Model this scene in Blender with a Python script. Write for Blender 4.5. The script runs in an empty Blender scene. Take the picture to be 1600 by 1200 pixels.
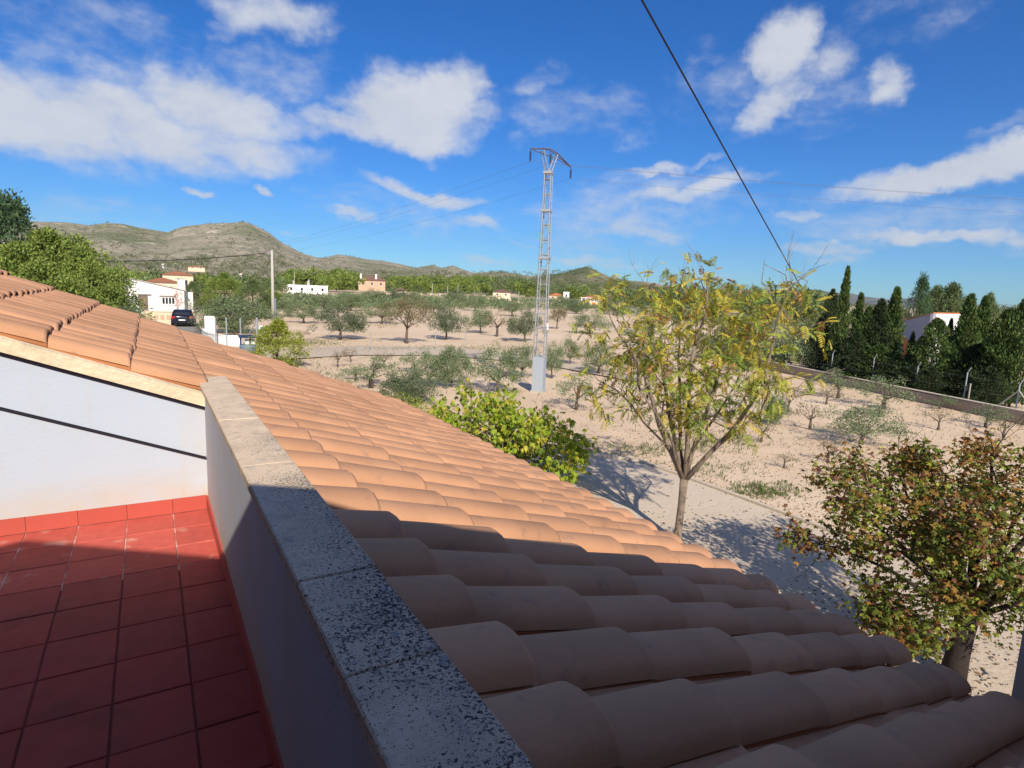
import bpy, math, random
import numpy as np
from mathutils import Vector, Matrix, noise as mnoise

random.seed(7)
RNG = np.random.default_rng(7)
sc = bpy.context.scene
COL = sc.collection
H = 4.4                                   # camera height above the ground, metres

# ------------------------------------------------------------------ camera
AZ, PT, RL = math.radians(31.0), math.radians(8.7), math.radians(2.29)
Fv = Vector((math.sin(AZ)*math.cos(PT), math.cos(AZ)*math.cos(PT), -math.sin(PT)))
R0 = Vector((math.cos(AZ), -math.sin(AZ), 0))
U0 = R0.cross(Fv)
Rv = R0*math.cos(RL) + U0*math.sin(RL)
Uv = -R0*math.sin(RL) + U0*math.cos(RL)
cam_d = bpy.data.cameras.new('camera'); cam = bpy.data.objects.new('camera', cam_d); COL.objects.link(cam)
cam.matrix_world = Matrix(((Rv.x, Uv.x, -Fv.x, 0), (Rv.y, Uv.y, -Fv.y, 0), (Rv.z, Uv.z, -Fv.z, H), (0, 0, 0, 1)))
cam_d.sensor_width = 36; cam_d.lens = 948/1600*36
cam_d.clip_start = 0.05; cam_d.clip_end = 30000
sc.camera = cam

def ray(px, py):                          # direction in which a thing lies, from the photograph
    return Fv*948 + Rv*(px-800) - Uv*(py-600)
def G(px, py, z=0.0):                     # the spot on the ground there
    d = ray(px, py); t = (z-H)/d.z
    return Vector((d.x*t, d.y*t, z))
def D(px, py, dist):                      # the spot at a horizontal distance
    d = ray(px, py); t = dist/math.hypot(d.x, d.y)
    return Vector((d.x*t, d.y*t, H+d.z*t))
def azel(px, py):
    d = ray(px, py)
    return math.atan2(d.x, d.y), math.atan2(d.z, math.hypot(d.x, d.y))
def proj(p):                              # where a point lies in the photograph
    v = Vector(p)-Vector((0, 0, H)); k = 948/v.dot(Fv)
    return 800+v.dot(Rv)*k, 600-v.dot(Uv)*k
def inside(p, top, bot):
    x, y = proj(p)
    return top[0][0] <= x and np.interp(x, [q[0] for q in top], [q[1] for q in top]) <= y <= np.interp(x, [q[0] for q in bot], [q[1] for q in bot])
def mpp(px, py, dist):                    # metres per picture pixel there
    d = ray(px, py)
    return dist/math.hypot(d.x, d.y)

# ------------------------------------------------------------------ light
SUN_AZ, SUN_EL = math.radians(15), math.radians(34.6)       # light travels towards SUN_AZ
sd = Vector((math.sin(SUN_AZ)*math.cos(SUN_EL), math.cos(SUN_AZ)*math.cos(SUN_EL), -math.sin(SUN_EL)))
sun_d = bpy.data.lights.new('sun', 'SUN'); sun = bpy.data.objects.new('sun', sun_d); COL.objects.link(sun)
sun.rotation_euler = sd.to_track_quat('-Z', 'Y').to_euler()
sun.location = (0, 0, 60)
sun_d.energy = 5.0; sun_d.angle = math.radians(0.5); sun_d.color = (1.0, 0.90, 0.75)

sc.view_settings.view_transform = 'Standard'; sc.view_settings.look = 'None'
sc.view_settings.exposure = 0.30; sc.view_settings.gamma = 1.0; sc.view_settings.use_curve_mapping = False
sc.render.engine = 'CYCLES'
sc.cycles.max_bounces = 6; sc.cycles.transparent_max_bounces = 8; sc.cycles.diffuse_bounces = 3

W = bpy.data.worlds.new('World'); sc.world = W; W.use_nodes = True
nt = W.node_tree; nt.nodes.clear()
def N(t, **k):
    n = nt.nodes.new(t)
    for a, b in k.items(): setattr(n, a, b)
    return n
L = lambda a, b: nt.links.new(a, b)
out = N('ShaderNodeOutputWorld'); bg = N('ShaderNodeBackground')
sky = N('ShaderNodeTexSky'); sky.sky_type = 'NISHITA'; sky.sun_disc = False
sky.sun_elevation = SUN_EL; sky.sun_rotation = SUN_AZ+math.pi
sky.altitude = 600; sky.air_density = 1.0; sky.dust_density = 0.3; sky.ozone_density = 1.6
hs = N('ShaderNodeHueSaturation'); hs.inputs['Saturation'].default_value = 1.12; hs.inputs['Hue'].default_value = 0.507
hs.inputs['Value'].default_value = 1.0
tint = N('ShaderNodeMix', data_type='RGBA', blend_type='MULTIPLY'); tint.inputs['Factor'].default_value = 1; tint.inputs['B'].default_value = (.55, .95, 1.40, 1)
L(sky.outputs[0], tint.inputs['A']); L(tint.outputs['Result'], hs.inputs['Color'])
tc = N('ShaderNodeTexCoord')
sep = N('ShaderNodeSeparateXYZ'); L(tc.outputs['Generated'], sep.inputs[0])
def M_(op, a, b=None, c=None, clamp=False):
    n = N('ShaderNodeMath', operation=op); n.use_clamp = clamp
    for i, v in enumerate((a, b, c)):
        if v is None: continue
        if isinstance(v, (int, float)): n.inputs[i].default_value = v
        else: L(v, n.inputs[i])
    return n.outputs[0]
azn = M_('ARCTAN2', sep.outputs[0], sep.outputs[1])
eln = M_('ARCSINE', sep.outputs[2])
comb = N('ShaderNodeCombineXYZ'); L(azn, comb.inputs[0]); L(eln, comb.inputs[1])
# domain for the clouds' texture: a flat cloud deck seen from below
den = M_('MAXIMUM', M_('ADD', sep.outputs[2], 0.10), 0.03)
cx_ = M_('DIVIDE', sep.outputs[0], den); cy_ = M_('DIVIDE', sep.outputs[1], den)
deck = N('ShaderNodeCombineXYZ'); L(cx_, deck.inputs[0]); L(cy_, deck.inputs[1])
nz = N('ShaderNodeTexNoise'); nz.inputs['Scale'].default_value = 2.1; nz.inputs['Detail'].default_value = 9; nz.inputs['Roughness'].default_value = 0.60
L(deck.outputs[0], nz.inputs['Vector'])
nz2 = N('ShaderNodeTexNoise'); nz2.inputs['Scale'].default_value = 8.5; nz2.inputs['Detail'].default_value = 8; nz2.inputs['Roughness'].default_value = 0.62
mpx = N('ShaderNodeMapping'); mpx.inputs['Scale'].default_value = (1, 1.7, 1); L(comb.outputs[0], mpx.inputs[0]); L(mpx.outputs[0], nz2.inputs['Vector'])
# ragged edges: shift the lookup by noise
nd = N('ShaderNodeTexNoise'); nd.inputs['Scale'].default_value = 11; nd.inputs['Detail'].default_value = 7; nd.inputs['Roughness'].default_value = 0.6
L(comb.outputs[0], nd.inputs['Vector'])
vs = N('ShaderNodeVectorMath', operation='SUBTRACT'); L(nd.outputs['Color'], vs.inputs[0]); vs.inputs[1].default_value = (.5, .5, .5)
vm = N('ShaderNodeVectorMath', operation='MULTIPLY'); L(vs.outputs[0], vm.inputs[0]); vm.inputs[1].default_value = (.12, .075, 0)
va = N('ShaderNodeVectorMath', operation='ADD'); L(comb.outputs[0], va.inputs[0]); L(vm.outputs[0], va.inputs[1])
# (px, py, half width, half height, tilt in degrees, weight)
CL = [(60,185,200,80,-8,1.0),(190,120,150,50,-14,.55),(210,195,190,66,-14,.90),(330,165,140,66,-8,.95),(350,225,190,44,-4,.80),(300,255,90,25,0,.55),(130,100,150,50,0,.45),
      (60,20,120,40,0,.30),(410,15,110,45,8,.75),(350,45,60,26,10,.5),(640,175,125,62,4,1.15),(600,205,160,34,2,1.0),(700,150,55,55,0,1.0),(470,200,70,30,0,.6),(545,150,26,16,0,.7),
      (305,299,24,9,0,.8),(412,294,20,10,0,.8),(120,325,120,34,0,.42),(640,300,95,16,-8,.75),(700,315,75,15,0,.75),(565,340,70,12,-5,.65),(740,348,70,13,-3,.6),(445,362,28,8,0,.55),
      (840,125,50,34,12,.50),(812,215,28,20,0,.42),(975,215,32,34,0,.42),(1085,120,22,40,0,.32),(1228,80,55,72,15,1.05),(1200,165,85,36,24,.85),(1300,95,60,50,20,.7),(1392,118,46,36,0,.8),(1170,185,50,24,10,.75),
      (1030,266,50,13,12,.75),(1100,248,50,9,18,.5),(1090,295,150,20,10,.70),(990,345,90,38,4,.62),(1030,365,60,16,0,.62),(930,340,60,24,0,.5),(1260,332,58,12,3,.6),
      (1490,268,200,30,10,1.15),(1580,240,120,32,4,1.1),(1470,372,190,15,-1,.75),(1290,392,80,13,-2,.6),(1300,408,60,12,-2,.5),(820,376,40,8,0,.5),(930,410,90,14,0,.55),(1560,200,70,14,10,.35),(1470,25,70,18,0,.3),
      (1580,340,40,8,0,.4),(1120,430,120,10,0,.35),(760,410,60,14,0,.4),(690,385,120,16,0,.25),(950,415,60,12,0,.4),(1500,430,150,18,0,.25),(200,340,120,22,0,.3),(150,50,300,100,-15,.40),(430,110,130,80,0,.40),(1240,120,260,110,15,.37),(900,180,170,60,0,.38),(1000,330,260,80,8,.45),(1400,340,260,70,0,.40),(640,330,170,50,-5,.42)]
acc = None
px1 = mpp(800, 600, 1.0)
for (px, py, w, h, rot, wt) in CL:
    a, e = azel(px, py)
    dx = azel(px+2, py)[0]-azel(px-2, py)[0]; dy = abs(azel(px, py-2)[1]-azel(px, py+2)[1])
    mp = N('ShaderNodeMapping'); mp.vector_type = 'TEXTURE'
    mp.inputs['Location'].default_value = (a, e, 0)
    mp.inputs['Rotation'].default_value = (0, 0, math.radians(rot-2.3))
    mp.inputs['Scale'].default_value = (1.55*w*abs(dx)/4, 1.5*h*dy/4, 1)
    L(va.outputs[0], mp.inputs['Vector'])
    ln = N('ShaderNodeVectorMath', operation='LENGTH'); L(mp.outputs[0], ln.inputs[0])
    mr = N('ShaderNodeMapRange'); mr.interpolation_type = 'SMOOTHSTEP'
    mr.inputs['From Min'].default_value = 1.0; mr.inputs['From Max'].default_value = 0.15
    mr.inputs['To Min'].default_value = 0.0; mr.inputs['To Max'].default_value = wt
    L(ln.outputs['Value'], mr.inputs['Value'])
    acc = mr.outputs[0] if acc is None else M_('MAXIMUM', acc, mr.outputs[0])
# the rest of the sky carries the same broken cloud from the noise alone
front = N('ShaderNodeMapRange'); front.inputs['From Min'].default_value = 0.95; front.inputs['From Max'].default_value = 1.35
L(M_('ABSOLUTE', M_('SUBTRACT', azn, AZ)), front.inputs['Value'])
over = N('ShaderNodeMapRange'); over.inputs['From Min'].default_value = 0.55; over.inputs['From Max'].default_value = 0.75
L(eln, over.inputs['Value'])
rest = M_('MULTIPLY', M_('MAXIMUM', front.outputs[0], over.outputs[0]), 0.38)
fld = M_('MAXIMUM', acc, rest)
dens = M_('ADD', fld, M_('MULTIPLY', M_('SUBTRACT', nz.outputs[0], 0.5), 0.55))
dens = M_('ADD', dens, M_('MULTIPLY', M_('SUBTRACT', nz2.outputs[0], 0.5), 0.95))
nz3 = N('ShaderNodeTexNoise'); nz3.inputs['Scale'].default_value = 30; nz3.inputs['Detail'].default_value = 6; nz3.inputs['Roughness'].default_value = 0.65
L(mpx.outputs[0], nz3.inputs['Vector'])
dens = M_('ADD', dens, M_('MULTIPLY', M_('SUBTRACT', nz3.outputs[0], 0.5), 0.42))
ss = N('ShaderNodeMapRange'); ss.interpolation_type = 'SMOOTHSTEP'
ss.inputs['From Min'].default_value = 0.18; ss.inputs['From Max'].default_value = 0.98; ss.inputs['To Max'].default_value = 0.92
L(dens, ss.inputs['Value'])
ccol = N('ShaderNodeMix', data_type='RGBA')
ccol.inputs['A'].default_value = (6.2, 6.7, 7.7, 1); ccol.inputs['B'].default_value = (9.6, 9.7, 10.0, 1)
L(nz2.outputs[0], ccol.inputs['Factor'])
cm = N('ShaderNodeMix', data_type='RGBA'); L(ss.outputs[0], cm.inputs['Factor']); L(hs.outputs[0], cm.inputs['A']); L(ccol.outputs['Result'], cm.inputs['B'])
bg.inputs['Strength'].default_value = 0.071
L(cm.outputs['Result'], bg.inputs['Color']); L(bg.outputs[0], out.inputs[0])

# ------------------------------------------------------------------ materials
def mat(name, col, rough=0.85, vary=0.0, vscale=4.0, bump=0.0, bscale=40.0, col2=None, thr=None, isl=0.0, spec=0.3, metal=0.0, coords='Object', detail=6, trans=0.0, col3=None, s3=8.0, t3=(.55, .7)):
    m = bpy.data.materials.new(name); m.use_nodes = True
    t = m.node_tree; n = t.nodes; l = t.links; n.clear()
    o = n.new('ShaderNodeOutputMaterial'); b = n.new('ShaderNodeBsdfPrincipled')
    b.inputs['Roughness'].default_value = rough; b.inputs['Specular IOR Level'].default_value = spec; b.inputs['Metallic'].default_value = metal
    tc = n.new('ShaderNodeTexCoord')
    if coords == 'Geo':
        g = n.new('ShaderNodeNewGeometry'); src = g.outputs['Position']
    else: src = tc.outputs[coords]
    c = n.new('ShaderNodeRGB'); c.outputs[0].default_value = (*col, 1); cur = c.outputs[0]
    if col2 is not None:
        nz = n.new('ShaderNodeTexNoise'); nz.inputs['Scale'].default_value = vscale; nz.inputs['Detail'].default_value = detail; l.new(src, nz.inputs['Vector'])
        mr = n.new('ShaderNodeMapRange'); mr.inputs['From Min'].default_value = (thr or (.35, .65))[0]; mr.inputs['From Max'].default_value = (thr or (.35, .65))[1]
        l.new(nz.outputs[0], mr.inputs['Value'])
        mx = n.new('ShaderNodeMix'); mx.data_type = 'RGBA'; l.new(mr.outputs[0], mx.inputs['Factor']); l.new(cur, mx.inputs['A']); mx.inputs['B'].default_value = (*col2, 1)
        cur = mx.outputs['Result']
    if col3 is not None:
        nz = n.new('ShaderNodeTexNoise'); nz.inputs['Scale'].default_value = s3; nz.inputs['Detail'].default_value = 5; l.new(src, nz.inputs['Vector'])
        mr = n.new('ShaderNodeMapRange'); mr.inputs['From Min'].default_value = t3[0]; mr.inputs['From Max'].default_value = t3[1]
        l.new(nz.outputs[0], mr.inputs['Value'])
        mx = n.new('ShaderNodeMix'); mx.data_type = 'RGBA'; l.new(mr.outputs[0], mx.inputs['Factor']); l.new(cur, mx.inputs['A']); mx.inputs['B'].default_value = (*col3, 1)
        cur = mx.outputs['Result']
    if vary:
        nz = n.new('ShaderNodeTexNoise'); nz.inputs['Scale'].default_value = vscale*2.3; nz.inputs['Detail'].default_value = 5; l.new(src, nz.inputs['Vector'])
        oi = n.new('ShaderNodeObjectInfo')
        a1 = n.new('ShaderNodeMath'); a1.operation = 'ADD'; l.new(nz.outputs[0], a1.inputs[0])
        ml = n.new('ShaderNodeMath'); ml.operation = 'MULTIPLY'; l.new(oi.outputs['Random'], ml.inputs[0]); ml.inputs[1].default_value = 0.5; l.new(ml.outputs[0], a1.inputs[1])
        mr = n.new('ShaderNodeMapRange'); mr.inputs['From Min'].default_value = .3; mr.inputs['From Max'].default_value = 1.2
        mr.inputs['To Min'].default_value = 1-vary; mr.inputs['To Max'].default_value = 1+vary; l.new(a1.outputs[0], mr.inputs['Value'])
        h = n.new('ShaderNodeHueSaturation'); l.new(mr.outputs[0], h.inputs['Value']); l.new(cur, h.inputs['Color']); cur = h.outputs[0]
    if isl:
        g2 = n.new('ShaderNodeNewGeometry'); h = n.new('ShaderNodeHueSaturation')
        mr = n.new('ShaderNodeMapRange'); mr.inputs['To Min'].default_value = 1-isl; mr.inputs['To Max'].default_value = 1+isl; l.new(g2.outputs['Random Per Island'], mr.inputs['Value']); l.new(mr.outputs[0], h.inputs['Value'])
        mr2 = n.new('ShaderNodeMapRange'); mr2.inputs['To Min'].default_value = .5-isl*.05; mr2.inputs['To Max'].default_value = .5+isl*.05
        fr = n.new('ShaderNodeMath'); fr.operation = 'FRACT'; ml = n.new('ShaderNodeMath'); ml.operation = 'MULTIPLY'; ml.inputs[1].default_value = 37.7
        l.new(g2.outputs['Random Per Island'], ml.inputs[0]); l.new(ml.outputs[0], fr.inputs[0]); l.new(fr.outputs[0], mr2.inputs['Value']); l.new(mr2.outputs[0], h.inputs['Hue'])
        l.new(cur, h.inputs['Color']); cur = h.outputs[0]
    l.new(cur, b.inputs['Base Color'])
    if bump:
        nb = n.new('ShaderNodeTexNoise'); nb.inputs['Scale'].default_value = bscale; nb.inputs['Detail'].default_value = 8; l.new(src, nb.inputs['Vector'])
        bp = n.new('ShaderNodeBump'); bp.inputs['Strength'].default_value = 1.0; bp.inputs['Distance'].default_value = bump; l.new(nb.outputs[0], bp.inputs['Height']); l.new(bp.outputs[0], b.inputs['Normal'])
    if trans:
        tr = n.new('ShaderNodeBsdfTranslucent'); l.new(cur, tr.inputs['Color'])
        ms = n.new('ShaderNodeMixShader'); ms.inputs[0].default_value = trans; l.new(b.outputs[0], ms.inputs[1]); l.new(tr.outputs[0], ms.inputs[2]); l.new(ms.outputs[0], o.inputs[0])
    else: l.new(b.outputs[0], o.inputs[0])
    return m

Mt = {}
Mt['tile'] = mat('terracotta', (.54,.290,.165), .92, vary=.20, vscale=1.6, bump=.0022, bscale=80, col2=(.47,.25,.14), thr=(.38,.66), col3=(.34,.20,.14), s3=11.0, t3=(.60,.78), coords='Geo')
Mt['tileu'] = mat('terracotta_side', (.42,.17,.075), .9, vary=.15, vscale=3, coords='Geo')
Mt['mortar'] = mat('mortar', (.66,.56,.40), .95, vary=.15, vscale=3, bump=.010, bscale=30, col2=(.36,.29,.19), thr=(.50,.75), coords='Geo')
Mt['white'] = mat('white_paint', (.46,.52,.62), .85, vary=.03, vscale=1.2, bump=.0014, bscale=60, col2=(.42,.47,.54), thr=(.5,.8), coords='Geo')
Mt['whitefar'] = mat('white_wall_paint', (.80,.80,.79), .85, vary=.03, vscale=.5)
Mt['floor'] = mat('shaded_red_floor_tile', (.38,.080,.066), .75, vary=.20, vscale=5, bump=.001, bscale=50, col2=(.40,.070,.056), thr=(.4,.7), col3=(.22,.065,.055), s3=2.2, t3=(.58,.75), coords='Geo', spec=.15)  # base colour darkened for the shaded near part of the terrace
Mt['grout'] = mat('grout', (.17,.050,.042), .95, vary=.1, vscale=3, coords='Geo')  # joint colour darkened for the shaded near part
Mt['groutw'] = mat('sunlit_chalky_grout', (.40,.15,.12), .95, vary=.1, vscale=9, col2=(.62,.42,.36), thr=(.45,.62), coords='Geo')  # chalk bloom, plus a lighter base painted for the sunlit far end
Mt['floorw'] = mat('sunlit_floor_tile_with_lime_bloom', (.52,.105,.080), .75, vary=.18, vscale=9, bump=.001, bscale=50, col2=(.58,.26,.21), thr=(.60,.72), coords='Geo', spec=.15)  # lime bloom is real; the lighter base paints in the sunlight there
Mt['skirt'] = mat('red_skirting', (.46,.088,.066), .75, vary=.06, vscale=4, coords='Geo')
Mt['cable'] = mat('black_cable', (.012,.012,.022), .6)
Mt['metal'] = mat('galvanised_steel', (.36,.38,.40), .5, metal=.3, vary=.1, vscale=3)
Mt['darkmetal'] = mat('dark_steel', (.12,.11,.15), .6)
Mt['boxmetal'] = mat('grey_sheet_steel', (.33,.37,.42), .6, vary=.06, vscale=3)
Mt['concrete'] = mat('concrete', (.42,.40,.36), .9, vary=.12, vscale=3, bump=.01, bscale=20)
Mt['kerb'] = mat('kerb_concrete', (.55,.47,.37), .95, vary=.12, vscale=3, bump=.01, bscale=20, coords='Geo')
Mt['bark'] = mat('grey_bark', (.26,.20,.15), .9, vary=.25, vscale=6, bump=.01, bscale=30, col2=(.12,.09,.075), thr=(.45,.7))
Mt['barkd'] = mat('dark_bark', (.10,.070,.055), .95, vary=.25, vscale=6, bump=.01, bscale=30)
Mt['barkm'] = mat('shaded_maple_bark', (.032,.024,.022), .95, vary=.25, vscale=6, bump=.01, bscale=30)  # bark colour darkened to imitate the shadow on the trunk
Mt['barko'] = mat('olive_bark', (.13,.10,.08), .95, vary=.25, vscale=3)
Mt['olive'] = mat('olive_leaf', (.165,.215,.105), .75, isl=.35, trans=.15)
Mt['oliveb'] = mat('dry_olive_leaf', (.19,.16,.085), .75, isl=.35, trans=.15)
Mt['olived'] = mat('dark_olive_leaf', (.125,.160,.085), .75, isl=.35, trans=.15)
Mt['pine'] = mat('pine_needle', (.175,.235,.045), .75, isl=.4, trans=.12)
Mt['pined'] = mat('dark_pine_needle', (.060,.110,.045), .75, isl=.4, trans=.1)
Mt['cypress'] = mat('cypress_foliage', (.075,.120,.028), .85, isl=.45, trans=.08)
Mt['cypressd'] = mat('dark_cypress_foliage', (.036,.058,.020), .85, isl=.45, trans=.05)
Mt['shrub'] = mat('far_tree_leaf', (.120,.165,.060), .8, isl=.45, trans=.1)
Mt['scrub'] = mat('hill_scrub', (.115,.130,.062), .9, isl=.35)
Mt['lf_y'] = mat('yellow_leaf', (.52,.42,.055), .6, isl=.22, trans=.3)
Mt['lf_yg'] = mat('yellow_green_leaf', (.30,.34,.045), .6, isl=.25, trans=.3)
Mt['lf_g'] = mat('green_leaf', (.125,.21,.030), .6, isl=.25, trans=.3)
Mt['lf_o'] = mat('rusty_leaf', (.36,.19,.055), .65, isl=.3, trans=.25)
Mt['pm_g'] = mat('palmate_green_leaf', (.27,.36,.030), .5, isl=.25, trans=.3)
Mt['pm_y'] = mat('palmate_yellow_leaf', (.50,.46,.055), .55, isl=.25, trans=.3)
Mt['mp_g'] = mat('maple_green_leaf', (.130,.160,.024), .6, isl=.35, trans=.25)
Mt['mp_o'] = mat('maple_orange_leaf', (.26,.135,.030), .6, isl=.35, trans=.25)
Mt['mp_r'] = mat('maple_dark_red_leaf', (.15,.065,.035), .6, isl=.35, trans=.2)
Mt['litter'] = mat('dry_leaf', (.16,.105,.06), .9, isl=.4)
Mt['grass'] = mat('weed', (.115,.145,.045), .85, isl=.3, trans=.1)
Mt['stone'] = mat('pale_stone', (.48,.40,.31), .95, isl=.18)
Mt['glass'] = mat('dark_window_glass', (.03,.035,.045), .12, spec=.6)
Mt['roofred'] = mat('red_roof', (.36,.14,.075), .9, vary=.12, vscale=1.5)
Mt['roofbrown'] = mat('brown_roof', (.17,.10,.075), .9, vary=.12, vscale=1.5)
Mt['orange'] = mat('orange_roof_edge', (.52,.17,.06), .9, vary=.1, vscale=1.5)
Mt['cream'] = mat('cream_wall', (.66,.54,.40), .9, vary=.06, vscale=1)
Mt['pinkw'] = mat('pink_tan_wall', (.52,.36,.25), .9, vary=.06, vscale=1)
Mt['yellow'] = mat('yellow_wall', (.70,.48,.18), .9, vary=.05, vscale=1)
Mt['greyw'] = mat('grey_render', (.38,.37,.42), .9, vary=.08, vscale=1)
Mt['brownw'] = mat('brown_concrete', (.34,.27,.215), .95, vary=.12, vscale=2, bump=.01, bscale=20)
Mt['ochre'] = mat('ochre_render', (.20,.13,.09), .95, vary=.08, vscale=1, coords='Geo')  # tone kept dark so unseen walls bounce little light onto the terrace
Mt['brown'] = mat('brown_door', (.19,.14,.12), .7)
Mt['carblack'] = mat('dark_blue_car_paint', (.012,.014,.028), .22, spec=.6)
Mt['carwhite'] = mat('white_car_paint', (.75,.76,.78), .3, spec=.5)
Mt['red'] = mat('red_lamp', (.45,.02,.02), .3)
Mt['tyre'] = mat('tyre', (.02,.02,.02), .8)
Mt['plastic'] = mat('blue_grey_plastic', (.15,.20,.26), .5)
Mt['darkplastic'] = mat('dark_blue_plastic', (.03,.045,.09), .5)
Mt['insul'] = mat('insulator', (.055,.05,.085), .4)
Mt['pink'] = mat('pink_flower', (.45,.16,.12), .8, isl=.3)

def stain(m):
    t = m.node_tree; n = t.nodes; l = t.links; b = [x for x in n if x.type == 'BSDF_PRINCIPLED'][0]
    lk = b.inputs['Base Color'].links[0]; cur = lk.from_socket
    g = n.new('ShaderNodeNewGeometry'); sp = n.new('ShaderNodeSeparateXYZ'); l.new(g.outputs['Position'], sp.inputs[0])
    def mr(v, a, b_, c=0., d=1.):
        x = n.new('ShaderNodeMapRange'); x.inputs['From Min'].default_value = a; x.inputs['From Max'].default_value = b_; x.inputs['To Min'].default_value = c; x.inputs['To Max'].default_value = d; l.new(v, x.inputs['Value']); return x.outputs[0]
    def nz(sc, s):
        x = n.new('ShaderNodeTexNoise'); x.inputs['Scale'].default_value = s; x.inputs['Detail'].default_value = 6
        mp = n.new('ShaderNodeMapping'); mp.inputs['Scale'].default_value = sc; l.new(g.outputs['Position'], mp.inputs[0]); l.new(mp.outputs[0], x.inputs['Vector']); return x.outputs[0]
    def ma(op, a, b_):
        x = n.new('ShaderNodeMath'); x.operation = op; x.use_clamp = True
        for i, v in enumerate((a, b_)):
            if isinstance(v, (int, float)): x.inputs[i].default_value = v
            else: l.new(v, x.inputs[i])
        return x.outputs[0]
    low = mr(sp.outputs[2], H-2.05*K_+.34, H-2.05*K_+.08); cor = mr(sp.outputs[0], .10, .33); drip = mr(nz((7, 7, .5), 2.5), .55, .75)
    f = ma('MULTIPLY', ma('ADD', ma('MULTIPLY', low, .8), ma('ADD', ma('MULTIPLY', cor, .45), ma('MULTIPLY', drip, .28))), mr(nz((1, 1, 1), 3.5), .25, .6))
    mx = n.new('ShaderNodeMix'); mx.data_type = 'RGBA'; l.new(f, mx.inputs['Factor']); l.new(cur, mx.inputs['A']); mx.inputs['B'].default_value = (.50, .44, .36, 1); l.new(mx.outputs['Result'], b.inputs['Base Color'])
K_ = .75
stain(Mt['white'])
# cap stone with lichen specks
def mk_cap():
    m = bpy.data.materials.new('speckled_stone'); m.use_nodes = True; t = m.node_tree; n = t.nodes; l = t.links
    b = n['Principled BSDF']; b.inputs['Roughness'].default_value = .92; b.inputs['Specular IOR Level'].default_value = .2
    g = n.new('ShaderNodeNewGeometry'); src = g.outputs['Position']
    def nz(s, d=6, r=.6, off=0):
        x = n.new('ShaderNodeTexNoise'); x.inputs['Scale'].default_value = s; x.inputs['Detail'].default_value = d; x.inputs['Roughness'].default_value = r
        mp = n.new('ShaderNodeMapping'); mp.inputs['Location'].default_value = (off, off*.7, 0); l.new(src, mp.inputs[0]); l.new(mp.outputs[0], x.inputs['Vector']); return x.outputs[0]
    def mr(v, a, b_, c=0, d=1):
        x = n.new('ShaderNodeMapRange'); x.inputs['From Min'].default_value = a; x.inputs['From Max'].default_value = b_; x.inputs['To Min'].default_value = c; x.inputs['To Max'].default_value = d; l.new(v, x.inputs['Value']); return x.outputs[0]
    def mx(f, a, b_):
        x = n.new('ShaderNodeMix'); x.data_type = 'RGBA'; l.new(f, x.inputs['Factor'])
        for k, v in (('A', a), ('B', b_)):
            if isinstance(v, tuple): x.inputs[k].default_value = (*v, 1)
            else: l.new(v, x.inputs[k])
        return x.outputs['Result']
    def ma(op, a, b_):
        x = n.new('ShaderNodeMath'); x.operation = op
        for i, v in enumerate((a, b_)):
            if isinstance(v, (int, float)): x.inputs[i].default_value = v
            else: l.new(v, x.inputs[i])
        return x.outputs[0]
    base = mx(mr(nz(7), .35, .65), (.71,.57,.42), (.57,.455,.34))
    base = mx(mr(nz(22, 4, .6, 9), .55, .75), base, (.34,.31,.27))
    sy = n.new('ShaderNodeSeparateXYZ'); l.new(src, sy.inputs[0])
    # lichen is thicker on the weathered outer edge and towards the shaded house end
    wx = mr(sy.outputs[0], .27, .47, -.035, .020); wy = mr(sy.outputs[1], 3.6, 1.3, -.085, .018)
    patch = ma('MULTIPLY', ma('SUBTRACT', nz(3.2, 4, .6, 4), .5), .28)
    dens = ma('ADD', ma('ADD', wx, wy), patch)
    for (s, t0, colr) in ((135, .580, (.12,.105,.092)), (230, .578, (.17,.15,.13)), (95, .605, (.055,.05,.046))):
        v = ma('ADD', nz(s, 3, .55, s), dens)
        base = mx(mr(v, t0, t0+.035), base, colr)
    base = mx(mr(ma('ADD', nz(26, 5, .6, 31), dens), .66, .72), base, (.30,.31,.31))
    l.new(base, b.inputs['Base Color'])
    bp = n.new('ShaderNodeBump'); bp.inputs['Distance'].default_value = .003; l.new(nz(70, 6, .6, 5), bp.inputs['Height']); l.new(bp.outputs[0], b.inputs['Normal'])
    return m
Mt['cap'] = mk_cap()

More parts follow.
